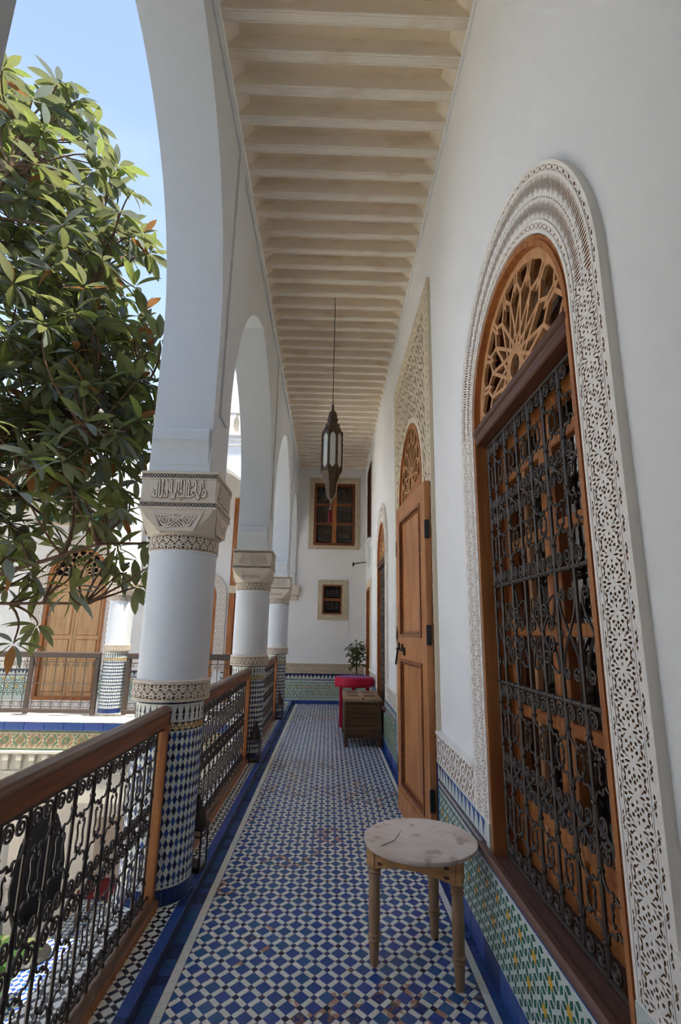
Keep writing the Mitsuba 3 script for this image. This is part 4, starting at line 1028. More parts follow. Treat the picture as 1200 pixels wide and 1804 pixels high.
CPLY = {k: mikit.ply(CG[k].mesh(), CMAT[k], {'base': 35, 'shaft': 35, 'collar': 35, 'neck': 35, 'corbel': False}.get(k, False)) for k in CMAT}
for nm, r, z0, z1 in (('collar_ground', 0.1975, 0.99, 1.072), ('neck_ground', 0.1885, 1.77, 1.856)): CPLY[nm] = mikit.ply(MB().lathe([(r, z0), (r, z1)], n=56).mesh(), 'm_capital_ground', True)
def diamonds():
    r = 0.177; N, M = 40, 14; w = 2 * PI * r / N; out = {}
    for k in range(N):
        for j in range(M):
            zc = 0.148 + (j + 0.5) * 0.049
            V, F = tilemesh(np.array([[-w / 2 + .0008, 0], [0, -.0240], [w / 2 - .0008, 0], [0, .0240]]), 0.0013, 0.0008)
            V[:, 0] = (V[:, 0] + k * w) / r; V[:, 1] += zc
            out[k, j] = (cyl_map(V, r - 0.0002), F)
        for j, (a, b) in enumerate(((0.822, 0.836), (0.147, 0.131))):
            V, F = tilemesh(np.array([[-.009, a], [.009, a], [0, b + .001]]) if j else np.array([[-.009, a], [.009, a], [0, b]]), 0.0013, 0.0006); V[:, 0] = (V[:, 0] + k * w) / r
            out[k, M + j] = (cyl_map(V, r - 0.0002), F)
    return out
DIA = diamonds()
def allmesh(it):
    b = MB()
    for V, F in it: b.add(V, F)
    return b.mesh()
DPLY = {m: mikit.ply(allmesh(v for (k, j), v in DIA.items() if (k * 5 + j * 3) % 2 == i), m) for i, m in enumerate(('m_blue_4', 'm_navy'))}
def column(x, y, label, detail=False, group='arcade columns'):
    c = thing('column', label, 'column', group); to = T().translate([x, y, 0])
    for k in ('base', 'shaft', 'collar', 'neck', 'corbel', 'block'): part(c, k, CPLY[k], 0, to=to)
    for p_, k in (('collar', 'collar_lace'), ('collar', 'collar_ground'), ('neck', 'neck_lace'), ('neck', 'neck_ground'), ('block', 'rope'), ('block', 'rope_ground'), ('block', 'inscription'), ('block', 'inscription_shadow'), ('corbel', 'panel'), ('corbel', 'panel_ground')):
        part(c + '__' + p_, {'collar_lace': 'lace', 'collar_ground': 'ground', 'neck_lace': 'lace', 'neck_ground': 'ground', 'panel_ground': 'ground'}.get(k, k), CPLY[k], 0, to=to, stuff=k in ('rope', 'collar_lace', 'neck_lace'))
    for k in ('navy_band', 'yellow_band', 'black_band', 'foot'): part(c, k, CPLY[k], 0, to=to, stuff=True)
    if not detail:
        for m in DPLY: part(c, 'diamond_tiles', DPLY[m], 0, to=to, stuff=True)
    else:
        rest = {'m_blue_4': MB(), 'm_navy': MB(), 'm_blue_0': MB()}; n = 0
        for (k, j), (V, F) in sorted(DIA.items(), key=lambda q: np.linalg.norm(q[1][0].mean(0)[:2] + [x, y] - EYE[:2])):
            m = ('m_blue_4', 'm_navy', 'm_blue_0')[(k * 7 + j * 5) % 3]
            if n < 300: part(c, 'diamond_tile', (V + [x, y, 0], F), m); n += 1
            else: rest[m].add(V + [x, y, 0], F)
        for m, b in rest.items(): part(c, 'diamond_tiles', b, m, stuff=True)
    return c
column(XC, YC[1], 'nearest column in view, blue diamond tiles below a grey white shaft, beside the first wooden rail', True)
column(XC, YC[2], 'second column along the arcade, between the second and third rails, a lantern at its foot')
column(XC, YC[3], 'third column along the arcade, closest to the end wall')
column(XC, YC[0], 'column beside the viewer, outside the left edge of the photograph')

# ------------------------------------------------------------------ railings of the gallery
def railing(y0, y1, label, bars_from, full=True, posts=(1, 1)):
    r = thing('railing', label, 'railing', 'wood and iron rails between the columns')
    X = -0.83
    mb = MB(); pr = Polygon([(-.032, 0), (.032, 0), (.032, .012), (.026, .016), (.026, .056), (.034, .062), (.034, .070), (.024, .084), (0, .092), (-.024, .084), (-.034, .070), (-.034, .062), (-.026, .056), (-.026, .016), (-.032, .012)])
    V, F = extr(pr.intersection(sbox(-1, 0, 1, .0605)), 0, y1 - y0, back=True); b = np.stack([X + V[:, 0], y0 + V[:, 2], 0.872 + V[:, 1]], 1); part(r, 'top_rail', (b, F), 'm_rail_wood')
    V, F = extr(pr.intersection(sbox(-1, .0605, 1, 1)), 0, y1 - y0, back=True); b = np.stack([X + V[:, 0], y0 + V[:, 2], 0.872 + V[:, 1]], 1); part(r, 'handrail_cap', (b, F), 'm_rail_top')
    part(r, 'bottom_rail', MB().box(X - .045, X + .045, y0, y1, 0.048, 0.092, 0.004), 'm_rail_top')
    part(r, 'bottom_face', MB().box(X + .030, X + .048, y0, y1, 0.0485, 0.086, 0.004), 'm_wood_y')
    for s, yy in ((0, y0), (1, y1 - 0.045)):
        if posts[s]: part(r, 'post', MB().box(X - .032, X + .028, yy, yy + 0.045, 0.05, 0.873, 0.004).box(X - .02, X + .030, yy + (0.045 if s == 0 else -0.02), yy + (0.065 if s == 0 else 0), 0.09, 0.873, 0.003), 'm_wood_v')
    a, b_ = y0 + (0.06 if posts[0] else 0), y1 - (0.06 if posts[1] else 0)
    n = int(round((b_ - a) / 0.135)); p = (b_ - a) / n
    bars = [a + p * (i + .5) for i in range(n)]
    for zz in (0.850, 0.112): part(r, 'iron_rail', MB().tube([(X, a, zz), (X, b_, zz)], 0.0065, 6), 'm_iron', 40)
    for u in bars: part(r, 'iron_bar', MB().tube([(X, u, 0.09), (X, u, 0.5), (X, u, 0.875)], 0.0062, 6), 'm_iron', 40)
    iron_block(r, bars, 0.112, 0.850, PLR(X), p, r=0.0044)
    tw = MB()
    for i in range(n):
        for zz in (0.85, 0.112):
            yv = bars[i] + p / 2; tw.add(*tube([(X, yv - .012, zz), (X, yv, zz), (X, yv + .012, zz)], [0.007, 0.0115, 0.007], 6))
    part(r, 'collars', tw, 'm_iron', 40, stuff=True)
    return r
railing(0.80, 2.83, 'nearest wooden topped iron scroll railing, at the lower left corner', 0)
railing(3.15, 5.58, 'middle iron scroll railing between the first and second columns', 0)
railing(5.95, 8.40, 'furthest iron scroll railing between the second and third columns', 0)

# ------------------------------------------------------------------ low round table
st = thing('round_table', 'low round wooden table with a bleached top on three turned legs', 'table')
tc = np.array([0.425, 2.505]); zt = 0.470
top = MB().lathe([(0.001, zt - 0.022), (0.238, zt - 0.022), (0.246, zt - 0.018), (0.2485, zt - 0.010), (0.247, zt - 0.003), (0.241, zt), (0.001, zt)], c=(tc[0], tc[1], 0), n=72)
part(st, 'top', top, 'm_table_top', 40)
cr = MB().tube([(tc[0] - 0.185, tc[1] - 0.10, zt + .0003), (tc[0] - 0.12, tc[1] - 0.04, zt + .0004), (tc[0] - 0.075, tc[1] + 0.07, zt + .0003)], [0.0018, 0.002, 0.001], 4)
part(st, 'crack', cr, 'm_dark_wood')
legs = []
for a in (185, 305, 64):
    q = tc + 0.205 * np.array([math.cos(math.radians(a)), math.sin(math.radians(a))]); legs.append(q)
    pr = [(0.001, 0), (0.016, 0), (0.018, 0.012), (0.0215, 0.075), (0.0225, 0.088), (0.0285, 0.096), (0.0190, 0.103), (0.0285, 0.112), (0.0190, 0.119), (0.0225, 0.128), (0.0245, 0.20), (0.0245, 0.27), (0.0225, 0.325), (0.0285, 0.333), (0.0195, 0.340), (0.0285, 0.349), (0.0195, 0.356), (0.0235, 0.365), (0.0235, 0.370)]
    lg = part(st, 'leg', MB().lathe(pr, c=(q[0], q[1], 0), n=20), 'm_table_leg', 30)
    d = (tc - q) / np.linalg.norm(tc - q); an = math.atan2(d[1], d[0])
    V, F = cbox(-0.026, 0.026, -0.026, 0.026, 0.365, zt - 0.022, 0.003); c, s = math.cos(an + .52), math.sin(an + .52)
    part(lg, 'block', (np.stack([q[0] + c * V[:, 0] - s * V[:, 1], q[1] + s * V[:, 0] + c * V[:, 1], V[:, 2]], 1), F), 'm_apron')
for i in range(3):
    a, b = legs[i], legs[(i + 1) % 3]; d = (b - a); Ln = np.linalg.norm(d); d /= Ln; n = np.array([d[1], -d[0]])
    pr = Polygon([(0.0, zt - 0.023), (Ln, zt - 0.023), (Ln, zt - 0.105)] + [(Ln * (1 - t), zt - 0.105 + 0.022 * math.sin(t * PI)) for t in np.linspace(0, 1, 11)][1:])
    V, F = extr(pr, 0.010, 0.030, back=True)
    ap = part(st, 'apron', (np.stack([a[0] + d[0] * V[:, 0] + n[0] * V[:, 2], a[1] + d[1] * V[:, 0] + n[1] * V[:, 2], V[:, 1]], 1), F), 'm_apron')
    pg = MB()
    for e in (0.035, Ln - 0.035):
        for zz in (zt - 0.048, zt - 0.082):
            V, F = extr(affinity.scale(Point(e, zz).buffer(0.008, quad_segs=4), 1.5, 0.8), 0.029, 0.0306); pg.add(np.stack([a[0] + d[0] * V[:, 0] + n[0] * V[:, 2], a[1] + d[1] * V[:, 0] + n[1] * V[:, 2], V[:, 1]], 1), F)
    part(ap, 'pegs', pg, 'm_dark_wood')

# ------------------------------------------------------------------ chest, red table, plant
ch = thing('chest', 'dark wooden chest with a four panelled lid against the right wall', 'chest')
cx0, cx1, cy0, cy1, chh = 0.215, 0.668, 6.57, 7.50, 0.545
for (a, b) in ((cx0, cy0), (cx1 - 0.045, cy0), (cx0, cy1 - 0.045), (cx1 - 0.045, cy1 - 0.045)): part(ch, 'leg', MB().box(a, a + 0.045, b, b + 0.045, 0.0, chh - 0.02, 0.004), 'm_chest')
part(ch, 'front_panel', MB().box(cx0 + .04, cx1 - .04, cy0 + 0.008, cy0 + 0.026, 0.10, chh - 0.02, 0.003), 'm_chest')
part(ch, 'side_panel', MB().box(cx0 + .008, cx0 + .026, cy0 + 0.04, cy1 - 0.04, 0.10, chh - 0.02, 0.003), 'm_chest')
part(ch, 'side_panel', MB().box(cx1 - .026, cx1 - .008, cy0 + 0.04, cy1 - 0.04, 0.10, chh - 0.02, 0.003), 'm_chest')
part(ch, 'back_panel', MB().box(cx0 + .04, cx1 - .04, cy1 - 0.026, cy1 - 0.008, 0.10, chh - 0.02, 0.003), 'm_chest')
lid = sbox(cx0 - .008, cy0 - .010, cx1 + .008, cy1 + .008); xm, ym = (cx0 + cx1) / 2, (cy0 + cy1) / 2
pns = [sbox(*q) for q in ((cx0 + .05, cy0 + .07, xm - .035, ym - .04), (xm + .035, cy0 + .07, cx1 - .05, ym - .04), (cx0 + .05, ym + .04, xm - .035, cy1 - .07), (xm + .035, ym + .04, cx1 - .05, cy1 - .07))]
V, F = extr(lid.difference(unary_union(pns)), chh - 0.03, chh, back=True); ld = part(ch, 'lid', (V, F), 'm_chest_top')
for q in pns: V, F = extr(q, chh - .03, chh - 0.014); part(ld, 'panel', (V, F), 'm_chest_top')
part(ch, 'lock', MB().tube([(xm, cy0 - .004, chh - .001), (xm, cy0 + .03, chh + .012), (xm, cy0 + .05, chh)], 0.006, 6), 'm_black')

rt = thing('red_table', 'round red table with a purple top standing behind the chest', 'table')
rc = (0.395, 7.92, 0)
part(rt, 'drum', MB().lathe([(0.001, 0.565), (0.275, 0.565), (0.287, 0.575), (0.290, 0.60), (0.288, 0.665), (0.282, 0.690), (0.270, 0.700)], c=rc, n=56), 'm_red', 50)
part(rt, 'top', MB().lathe([(0.270, 0.700), (0.25, 0.703), (0.001, 0.703)], c=rc, n=56), 'm_purple', 50)
for a in (195, 345, 90): part(rt, 'leg', MB().box(*(v for c_, s_ in zip((rc[0] + .20 * math.cos(math.radians(a)), rc[1] + .20 * math.sin(math.radians(a))), (.024, .024)) for v in (c_ - s_, c_ + s_)), 0, 0.566, 0.008), 'm_red')

pp = thing('potted_plant', 'leafy houseplant in a clay pot in the far right corner', 'plant')
pc = (0.50, 9.35)
part(pp, 'pot', MB().lathe([(0.001, 0.0), (0.085, 0), (0.12, 0.20), (0.128, 0.205), (0.128, 0.235), (0.114, 0.236), (0.112, 0.205), (0.001, 0.205)], c=(pc[0], pc[1], 0), n=28), 'm_pot', 40)
part(pp, 'soil', MB().lathe([(0.111, 0.215), (0.001, 0.22)], c=(pc[0], pc[1], 0), n=20), 'm_soil')
RP = random.Random(21)
def leaf_mesh(L, W, droop=0.25, fold=0.18, n=6):
    t = np.linspace(0, 1, n); w = W / 2 * np.sin(np.clip(t, 0.0, 1) ** 0.85 * PI) ** 0.8 * (0.75 + 0.5 * t); w[0] = W * .04; w[-1] = W * 0.02
    x = L * (t - 0.08 * droop * t ** 2); z = -droop * L * t ** 2
    mid = np.c_[x, np.zeros(n), z - fold * w * 0.9]; lft = np.c_[x, w, z + fold * w]; rgt = np.c_[x, -w, z + fold * w]
    V = np.vstack([lft, mid, rgt]); F = []
    for i in range(n - 1): F += [[i + 1, i, n + i], [i + 1, n + i, n + i + 1], [n + i + 1, n + i, 2 * n + i], [n + i + 1, 2 * n + i, 2 * n + i + 1]]
    return V, np.array(F)
def frame(d, roll=0.0):
    d = np.asarray(d, float); d /= np.linalg.norm(d); s = np.cross([0, 0, 1.0], d)
    s = np.array([0, 1.0, 0]) if np.linalg.norm(s) < 1e-3 else s / np.linalg.norm(s)
    u = np.cross(d, s); c, q = math.cos(roll), math.sin(roll)
    return np.stack([d, c * s + q * u, -q * s + c * u], 1)
def placed(o, d, roll=0.0, sc=1.0):
    M = np.eye(4); M[:3, :3] = frame(d, roll) * sc; M[:3, 3] = o; return M
lp = mikit.ply(leaf_mesh(0.105, 0.066, 0.35, 0.15, 5), 'm_leaf_0', True); lp2 = mikit.ply(leaf_mesh(0.105, 0.066, 0.35, 0.15, 5), 'm_leaf_0', True)
for i in range(3):
    a = RP.uniform(0, 6); tip = np.array([pc[0] + 0.05 * math.cos(a) - 0.01, pc[1] + .05 * math.sin(a), RP.uniform(1.05, 1.2)])
    p = bez([(pc[0], pc[1], .21), (pc[0] + .02, pc[1], .6), tip * [1, 1, 0] + [0, 0, .9], tip], 8); part(pp, 'stem', MB().tube(p, 0.006, 5), 'm_bark')
    for k in range(40):
        t = 0.55 + 0.45 * k / 39; b = p[min(7, int(t * 7.9))]; a2 = RP.uniform(0, 2 * PI); d = np.array([math.cos(a2), math.sin(a2), RP.uniform(-.6, .7)])
        o = b + d * RP.uniform(0.0, 0.13) * np.array([1, .8, .7]); part(pp, 'leaf', lp if k % 2 else lp2, 0, to=T(placed(o, d, RP.uniform(-.5, .5), RP.uniform(.8, 1.2))))

# ------------------------------------------------------------------ lanterns
hl = thing('hanging_lantern', 'long bronze lantern with milky panes and a red tassel hanging from the ceiling', 'lantern')
hx, hy = -0.006, 4.57
part(hl, 'cord', MB().tube([(hx, hy, ZB), (hx - .001, hy, 4.1), (hx, hy, 3.515)], 0.0035, 5), 'm_black')
part(hl, 'hook', MB().tube([(hx + .011 * math.cos(t), hy, 3.505 + .014 * math.sin(t)) for t in np.linspace(0, 2 * PI, 12)], 0.003, 5), 'm_bronze')
A0 = math.radians(-90 + 22.5 + 4)
def oct_lathe(pr): return lathe([(r / math.cos(PI / 8), z) for r, z in pr], (hx, hy, 0), 8, A0)
part(hl, 'finial', MB().lathe([(0.001, 3.495), (0.012, 3.485), (0.014, 3.47), (0.009, 3.458), (0.014, 3.44), (0.006, 3.43)], c=(hx, hy, 0), n=14), 'm_bronze', 40)
part(hl, 'dome', MB().add(*oct_lathe([(0.010, 3.432), (0.022, 3.424), (0.033, 3.405), (0.041, 3.375), (0.045, 3.34), (0.052, 3.335), (0.052, 3.325), (0.044, 3.32), (0.047, 3.295), (0.060, 3.285), (0.068, 3.280), (0.068, 3.255), (0.072, 3.245), (0.092, 3.20), (0.095, 3.19)])), 'm_bronze')
part(hl, 'lower_cup', MB().add(*oct_lathe([(0.095, 2.815), (0.092, 2.80), (0.074, 2.765), (0.076, 2.755), (0.066, 2.735), (0.070, 2.725), (0.054, 2.685), (0.050, 2.665), (0.054, 2.655), (0.048, 2.645), (0.046, 2.60), (0.034, 2.555), (0.012, 2.535), (0.004, 2.515)])), 'm_bronze')
for k in range(8):
    a0, a1 = A0 + k * PI / 4, A0 + (k + 1) * PI / 4; R_ = 0.095 / math.cos(PI / 8)
    b0, b1 = np.array([hx + R_ * math.cos(a0), hy + R_ * math.sin(a0)]), np.array([hx + R_ * math.cos(a1), hy + R_ * math.sin(a1)])
    u = (b1 - b0); Lw = np.linalg.norm(u); u /= Lw; n = np.array([u[1], -u[0]])
    def F3(V): return np.stack([b0[0] + u[0] * V[:, 0] + n[0] * V[:, 2], b0[1] + u[1] * V[:, 0] + n[1] * V[:, 2], V[:, 1]], 1)
    part(hl, 'rib', MB().tube([(b0[0], b0[1], 2.812), (b0[0], b0[1], 3.194)], 0.0055, 6), 'm_bronze', 40)
    V, F = extr(sbox(0.004, 2.81, Lw - .004, 3.195), -0.005, -0.003); part(hl, 'pane', (F3(V), F), 'm_milk')
    op = Polygon([(0.013, 2.865), (Lw / 2 - .012, 2.845), (Lw / 2, 2.828), (Lw / 2 + .012, 2.845), (Lw - .013, 2.865), (Lw - .013, 3.145), (Lw / 2 + .012, 3.165), (Lw / 2, 3.182), (Lw / 2 - .012, 3.165), (0.013, 3.145)])
    V, F = extr(sbox(0.002, 2.81, Lw - .002, 3.195).difference(op), -0.002, 0.001, back=True); part(hl, 'fret', (F3(V), F), 'm_bronze')
part(hl, 'string', MB().tube(bez([(hx + .085, hy - .03, 2.81), (hx + .075, hy - .05, 2.73), (hx + .06, hy - .06, 2.72), (hx + .052, hy - .06, 2.66)], 10), 0.003, 5).tube(bez([(hx + .052, hy - .06, 2.66), (hx + .055, hy - .06, 2.58), (hx + .025, hy - .05, 2.53), (hx - .012, hy - .05, 2.50)], 12), 0.003, 5).tube(bez([(hx - .012, hy - .05, 2.545), (hx + .012, hy - .05, 2.51), (hx + .002, hy - .05, 2.49), (hx - .004, hy - .05, 2.45)], 8), 0.003, 5), 'm_string', 40)
part(hl, 'tassel', MB().lathe([(0.001, 2.455), (0.008, 2.45), (0.010, 2.435), (0.007, 2.428), (0.012, 2.418), (0.018, 2.37), (0.024, 2.318), (0.001, 2.316)], c=(hx - .004, hy - .05, 0), n=14), 'm_tassel', 40)
part(hl, 'tassel_bead', MB().lathe([(0.001, 2.452), (0.010, 2.446), (0.011, 2.436), (0.001, 2.43)], c=(hx - .004, hy - .05, 0), n=12), 'm_string', 40)

def floor_lantern(x, y, s, label, rot=0.0):
    l = thing('floor_lantern', label, 'lantern', 'small metal lanterns on the arcade strip'); w = 0.055 * s; H = 0.21 * s
    M = T().translate([x, y, KZ]).rotate([0, 0, 1], rot)
    mb = MB().box(-w, w, -w, w, 0.004, 0.030 * s, 0.003)
    for sx in (-1, 1):
        for sy in (-1, 1): mb.box(sx * w - sx * .010 if sx > 0 else -w, w if sx > 0 else -w + .010, sy * w - .010 if sy > 0 else -w, w if sy > 0 else -w + .010, 0.028 * s, H, 0.002)
        mb.box(-w, w, sx * w - (.008 if sx > 0 else 0), sx * w + (0 if sx > 0 else .008), H * .83, H * .87); mb.box(sx * w - (.008 if sx > 0 else 0), sx * w + (0 if sx > 0 else .008), -w, w, H * .83, H * .87)
    mb.box(-w * 1.12, w * 1.12, -w * 1.12, w * 1.12, H, H + .016 * s, 0.003)
    part(l, 'frame', mikit.ply(mb.mesh(), 'm_lantern_dark'), 0, to=M)
    part(l, 'dome', mikit.ply(MB().lathe([(w * .95, H + .015 * s), (w * .93, H + .045 * s), (w * .78, H + .085 * s), (w * .45, H + .115 * s), (w * .40, H + .12 * s), (w * .42, H + .14 * s), (w * .22, H + .15 * s), (w * .2, H + .165 * s), (0.001, H + .175 * s)], n=16).mesh(), 'm_lantern_dark', 40), 0, to=M)
    part(l, 'carrying_ring', mikit.ply(MB().tube([(.018 * math.cos(t), 0, H + .185 * s + .018 * math.sin(t)) for t in np.linspace(0, 2 * PI, 14)], 0.003, 5).mesh(), 'm_lantern_dark', 40), 0, to=M)
    for k in range(4):
        V = np.array([[-w + .01, -w + .004, .03 * s], [w - .01, -w + .004, .03 * s], [w - .01, -w + .004, H], [-w + .01, -w + .004, H]])
        part(l, 'pane', mikit.ply((V, np.array([[0, 1, 2], [0, 2, 3]])), 'm_pane'), 0, to=M @ T().rotate([0, 0, 1], 90 * k))
floor_lantern(-0.722, 3.215, 1.0, 'small metal lantern partly hidden behind the nearest column', -8)
floor_lantern(-0.722, 5.60, 1.0, 'small metal lantern at the foot of the second column')
floor_lantern(-0.722, 8.16, 1.0, 'small metal lantern at the foot of the third column, furthest along the strip')

# wall lamp on its arm near the far corner
wlmp = thing('wall_lamp', 'small dark spot lamp on a thin arm beside the far doorway', 'lamp')
part(wlmp, 'arm', MB().tube([(0.725, 9.2, 2.585), (0.56, 9.2, 2.575), (0.43, 9.2, 2.545)], 0.010, 8), 'm_bronze', 40)
part(wlmp, 'head', MB().add(*(lambda V, F: (np.c_[0.425 + V[:, 2] * -.3, 9.2 + V[:, 1], 2.543 + V[:, 0]], F))(*lathe([(0.001, -.05), (0.028, -.045), (0.036, 0.02), (0.036, 0.06), (0.001, 0.055)], n=16))), 'm_black', 40)
part(wlmp, 'wall_box', MB().box(0.66, XW, 9.12, 9.28, 2.50, 2.86, 0.02), 'm_wall')
# ------------------------------------------------------------------ far side of the courtyard
YF0, YF1 = 8.40, 8.74          # arcade wall of the far gallery
ff = struct('floor_far', 'floor of the far gallery with its tiled edge')
part(ff, 'slab', MB().box(-8.2, -1.05, YF0, YB, -0.30, 0.0), 'm_carved')
part(ff, 'edge', MB().box(-8.2, -1.05, YF0 - 0.05, YF0 + .02, -0.075, 0.012, 0.01), 'm_carved')
x = -8.2
bt = {m: mikit.ply(MB().box(0.002, 0.298, YF0 - 0.03, YF0, -0.19, -0.08, 0.004).mesh(), m) for m in ('m_blue_0', 'm_blue_2')}
n = 0
while x < -1.1: part(ff, 'blue_tile', bt['m_blue_0' if n % 3 else 'm_blue_2'], 0, to=T().translate([x, 0, 0])); x += 0.3; n += 1
part(ff, 'frieze', MB().box(-8.2, -1.05, YF0 - 0.012, YF0 + .01, -0.47, -0.20), 'm_cream')
vn = MB(); gb = MB()
Vv, Fv = extr(unary_union(vine_holes(0.23, 0.19)), 0, 0.006)
sw = unary_union([LineString(spiral(.115, .095, .06, a, 1.2, 1, 14)).buffer(.007) for a in (0, PI)]); Vs, Fs = extr(sw, 0, 0.006)
for k in range(31):
    (gb if k % 2 else vn).add(on_end(Vv + [-8.2 + k * 0.23, -0.43, 0], YF0 - 0.012), Fv); (vn if k % 2 else gb).add(on_end(Vs + [-8.2 + k * 0.23, -0.43, 0], YF0 - 0.012), Fs)
for z0, z1 in ((-0.222, -0.205), (-0.468, -0.45)): gb.box(-8.2, -1.05, YF0 - 0.022, YF0, z0, z1)
part(ff, 'brown_scrolls', vn, 'm_frieze_brown', stuff=True); part(ff, 'green_scrolls', gb, 'm_frieze_green', stuff=True)
part(ff, 'carved_band', MB().box(-8.2, -1.05, YF0 + 0.01, YF0 + 0.2, -1.20, -0.47), 'm_stone')
br = MB().box(0, 0.09, YF0 - .06, YF0 + .02, -0.62, -0.52, .01).box(0.012, 0.078, YF0 - .03, YF0 + .02, -0.74, -0.62, .01)
brp = mikit.ply(br.mesh(), 'm_stone')
for k in range(36): part(ff, 'corbel', brp, 0, to=T().translate([-8.15 + k * 0.195, 0, 0]))
part(ff, 'carved_lip', MB().box(-8.2, -1.05, YF0 - .07, YF0 + .02, -0.52, -0.475, .01).box(-8.2, -1.05, YF0 - .02, YF0 + .02, -0.80, -0.76, .008), 'm_stone')

wf = struct('wall_far', 'white arcade wall of the far gallery across the courtyard, with cornices and a tiled ledge above')
farch = lambda xc, half: Polygon(arch_pts(xc, half, 0, 2.75, 4.17))
body = sbox(-8.2, BLOCK_TOP, XO, 5.1).difference(unary_union([farch(-2.13, 1.06), farch(-4.685, 1.06), farch(-7.24, 1.06)]))
mb = slab_y(MB(), body, YF0, YF1); part(wf, 'arcade', mb, 'm_wall')
for z0, z1, d in ((4.46, 4.50, .03), (4.56, 4.59, .04), (4.64, 4.68, .06), (5.06, 5.14, .05)): part(wf, 'cornice', MB().box(-8.2, XO, YF0 - d, YF0 + .02, z0, z1, .008), 'm_carved')
mq = MB()
for k in range(44):
    x = -8.1 + k * 0.16
    V, F = extr(Polygon([(0, 4.68), (.05, 4.74), (.055, 4.90), (.02, 5.0), (.09, 5.05), (.16, 5.05), (.14, 4.98), (.11, 4.92), (.105, 4.76), (.12, 4.68)]), 0, .04); mq.add(on_end(V + [x, 0, 0], YF0), F)
part(wf, 'carved_brackets', mq, 'm_carved', stuff=True)
part(wf, 'bracket_ground', MB().box(-8.2, XO, YF0 - .004, YF0 + .01, 4.68, 5.06), 'm_alfiz')
part(wf, 'upper_wall', MB().box(-3.0, XW + .3, YB + 0.4, YB + 0.7, 5.0, 7.1), 'm_wall')
for k in range(20): part(wf, 'ledge_tile', MB().tube([(-2.95 + k * .14, YB + .26, 6.02), (-2.95 + k * .14, YB + .42, 6.12)], .06, 7), 'm_green_0')
cf = struct('ceiling_far', 'ceiling of the far gallery'); part(cf, 'boards', MB().box(-8.2, XO, YF1, YB, 4.66, 4.75), 'm_board')
rf = struct('ceiling_roof', 'flat roof over the gallery'); part(rf, 'slab', MB().box(XO, XW + .3, -2.2, YB + .3, 5.3, 5.42), 'm_wall')
wl2 = struct('wall_courtyard', 'white outer walls of the courtyard, with an added unseen near wing')
part(wl2, 'wing', MB().box(-8.5, -8.2, -6.0, YB + .3, -3.3, 5.1), 'm_wall')
part(wl2, 'added_near_wing', MB().box(-8.2, -1.03, -1.5, -1.2, -3.3, 5.35).box(-1.03, 1.0, -2.6, -2.2, 0, 5.3), 'm_wall')  # unseen wing added behind the viewer to keep sky light off the arches
part(wl2, 'lower_wall', MB().box(XO + .02, -0.9, -6.0, YF0, -3.3, -0.3), 'm_wall')
part(wl2, 'lower_back', MB().box(-8.2, -1.0, YB - .02, YB, -3.3, -0.9), 'm_carved')
for xx in (-5.96, -1.2): part(wl2, 'pillar', MB().box(xx - .2, xx + .2, YF0 + .03, YF0 + .33, -3.3, -1.2, .01), 'm_wall')

column(-3.41, 8.57, 'white column of the far gallery seen under the tree, between two dark rails', group=None)
column(-5.96, 8.57, 'column of the far gallery outside the left edge of the photograph', group=None)

def far_rail(x0, x1, label):
    r = thing('far_railing', label, 'railing'); Y = 8.50
    part(r, 'top_rail', MB().box(x0, x1, Y - .035, Y + .035, 0.865, 0.955, .012), 'm_far_rail')
    part(r, 'bottom_rail', MB().box(x0, x1, Y - .035, Y + .035, 0.04, 0.10, .008), 'm_far_rail')
    n = int((x1 - x0) / 0.15); p = (x1 - x0) / n
    for xx in (x0 + .03, x1 - .03, (x0 + x1) / 2): part(r, 'post', MB().box(xx - .03, xx + .03, Y - .03, Y + .03, 0.02, 0.87, .005), 'm_far_rail')
    for zz in (0.80, 0.48, 0.20, 0.13): part(r, 'iron_rail', MB().tube([(x0, Y, zz), (x1, Y, zz)], .006, 5), 'm_iron')
    sc = MB()
    for i in range(n):
        xx = x0 + (i + .5) * p; part(r, 'iron_bar', MB().tube([(xx, Y, .10), (xx, Y, .87)], .006, 5), 'm_iron')
        for s in (-1, 1):
            for z_, q in ((.755, 1), (.165, -1)):
                sp = spiral(xx + s * p * .25, z_, .028, PI / 2, 1.2, s, 10); sc.tube(np.c_[sp[:, 0], np.full(len(sp), Y), sp[:, 1]], .004, 4)
    part(r, 'scrolls', sc, 'm_iron', stuff=True)
far_rail(-5.76, -3.62, 'dark rail of the far gallery before the big panelled door, left of the far column')
far_rail(-3.20, -1.08, 'dark rail of the far gallery right of the far column')

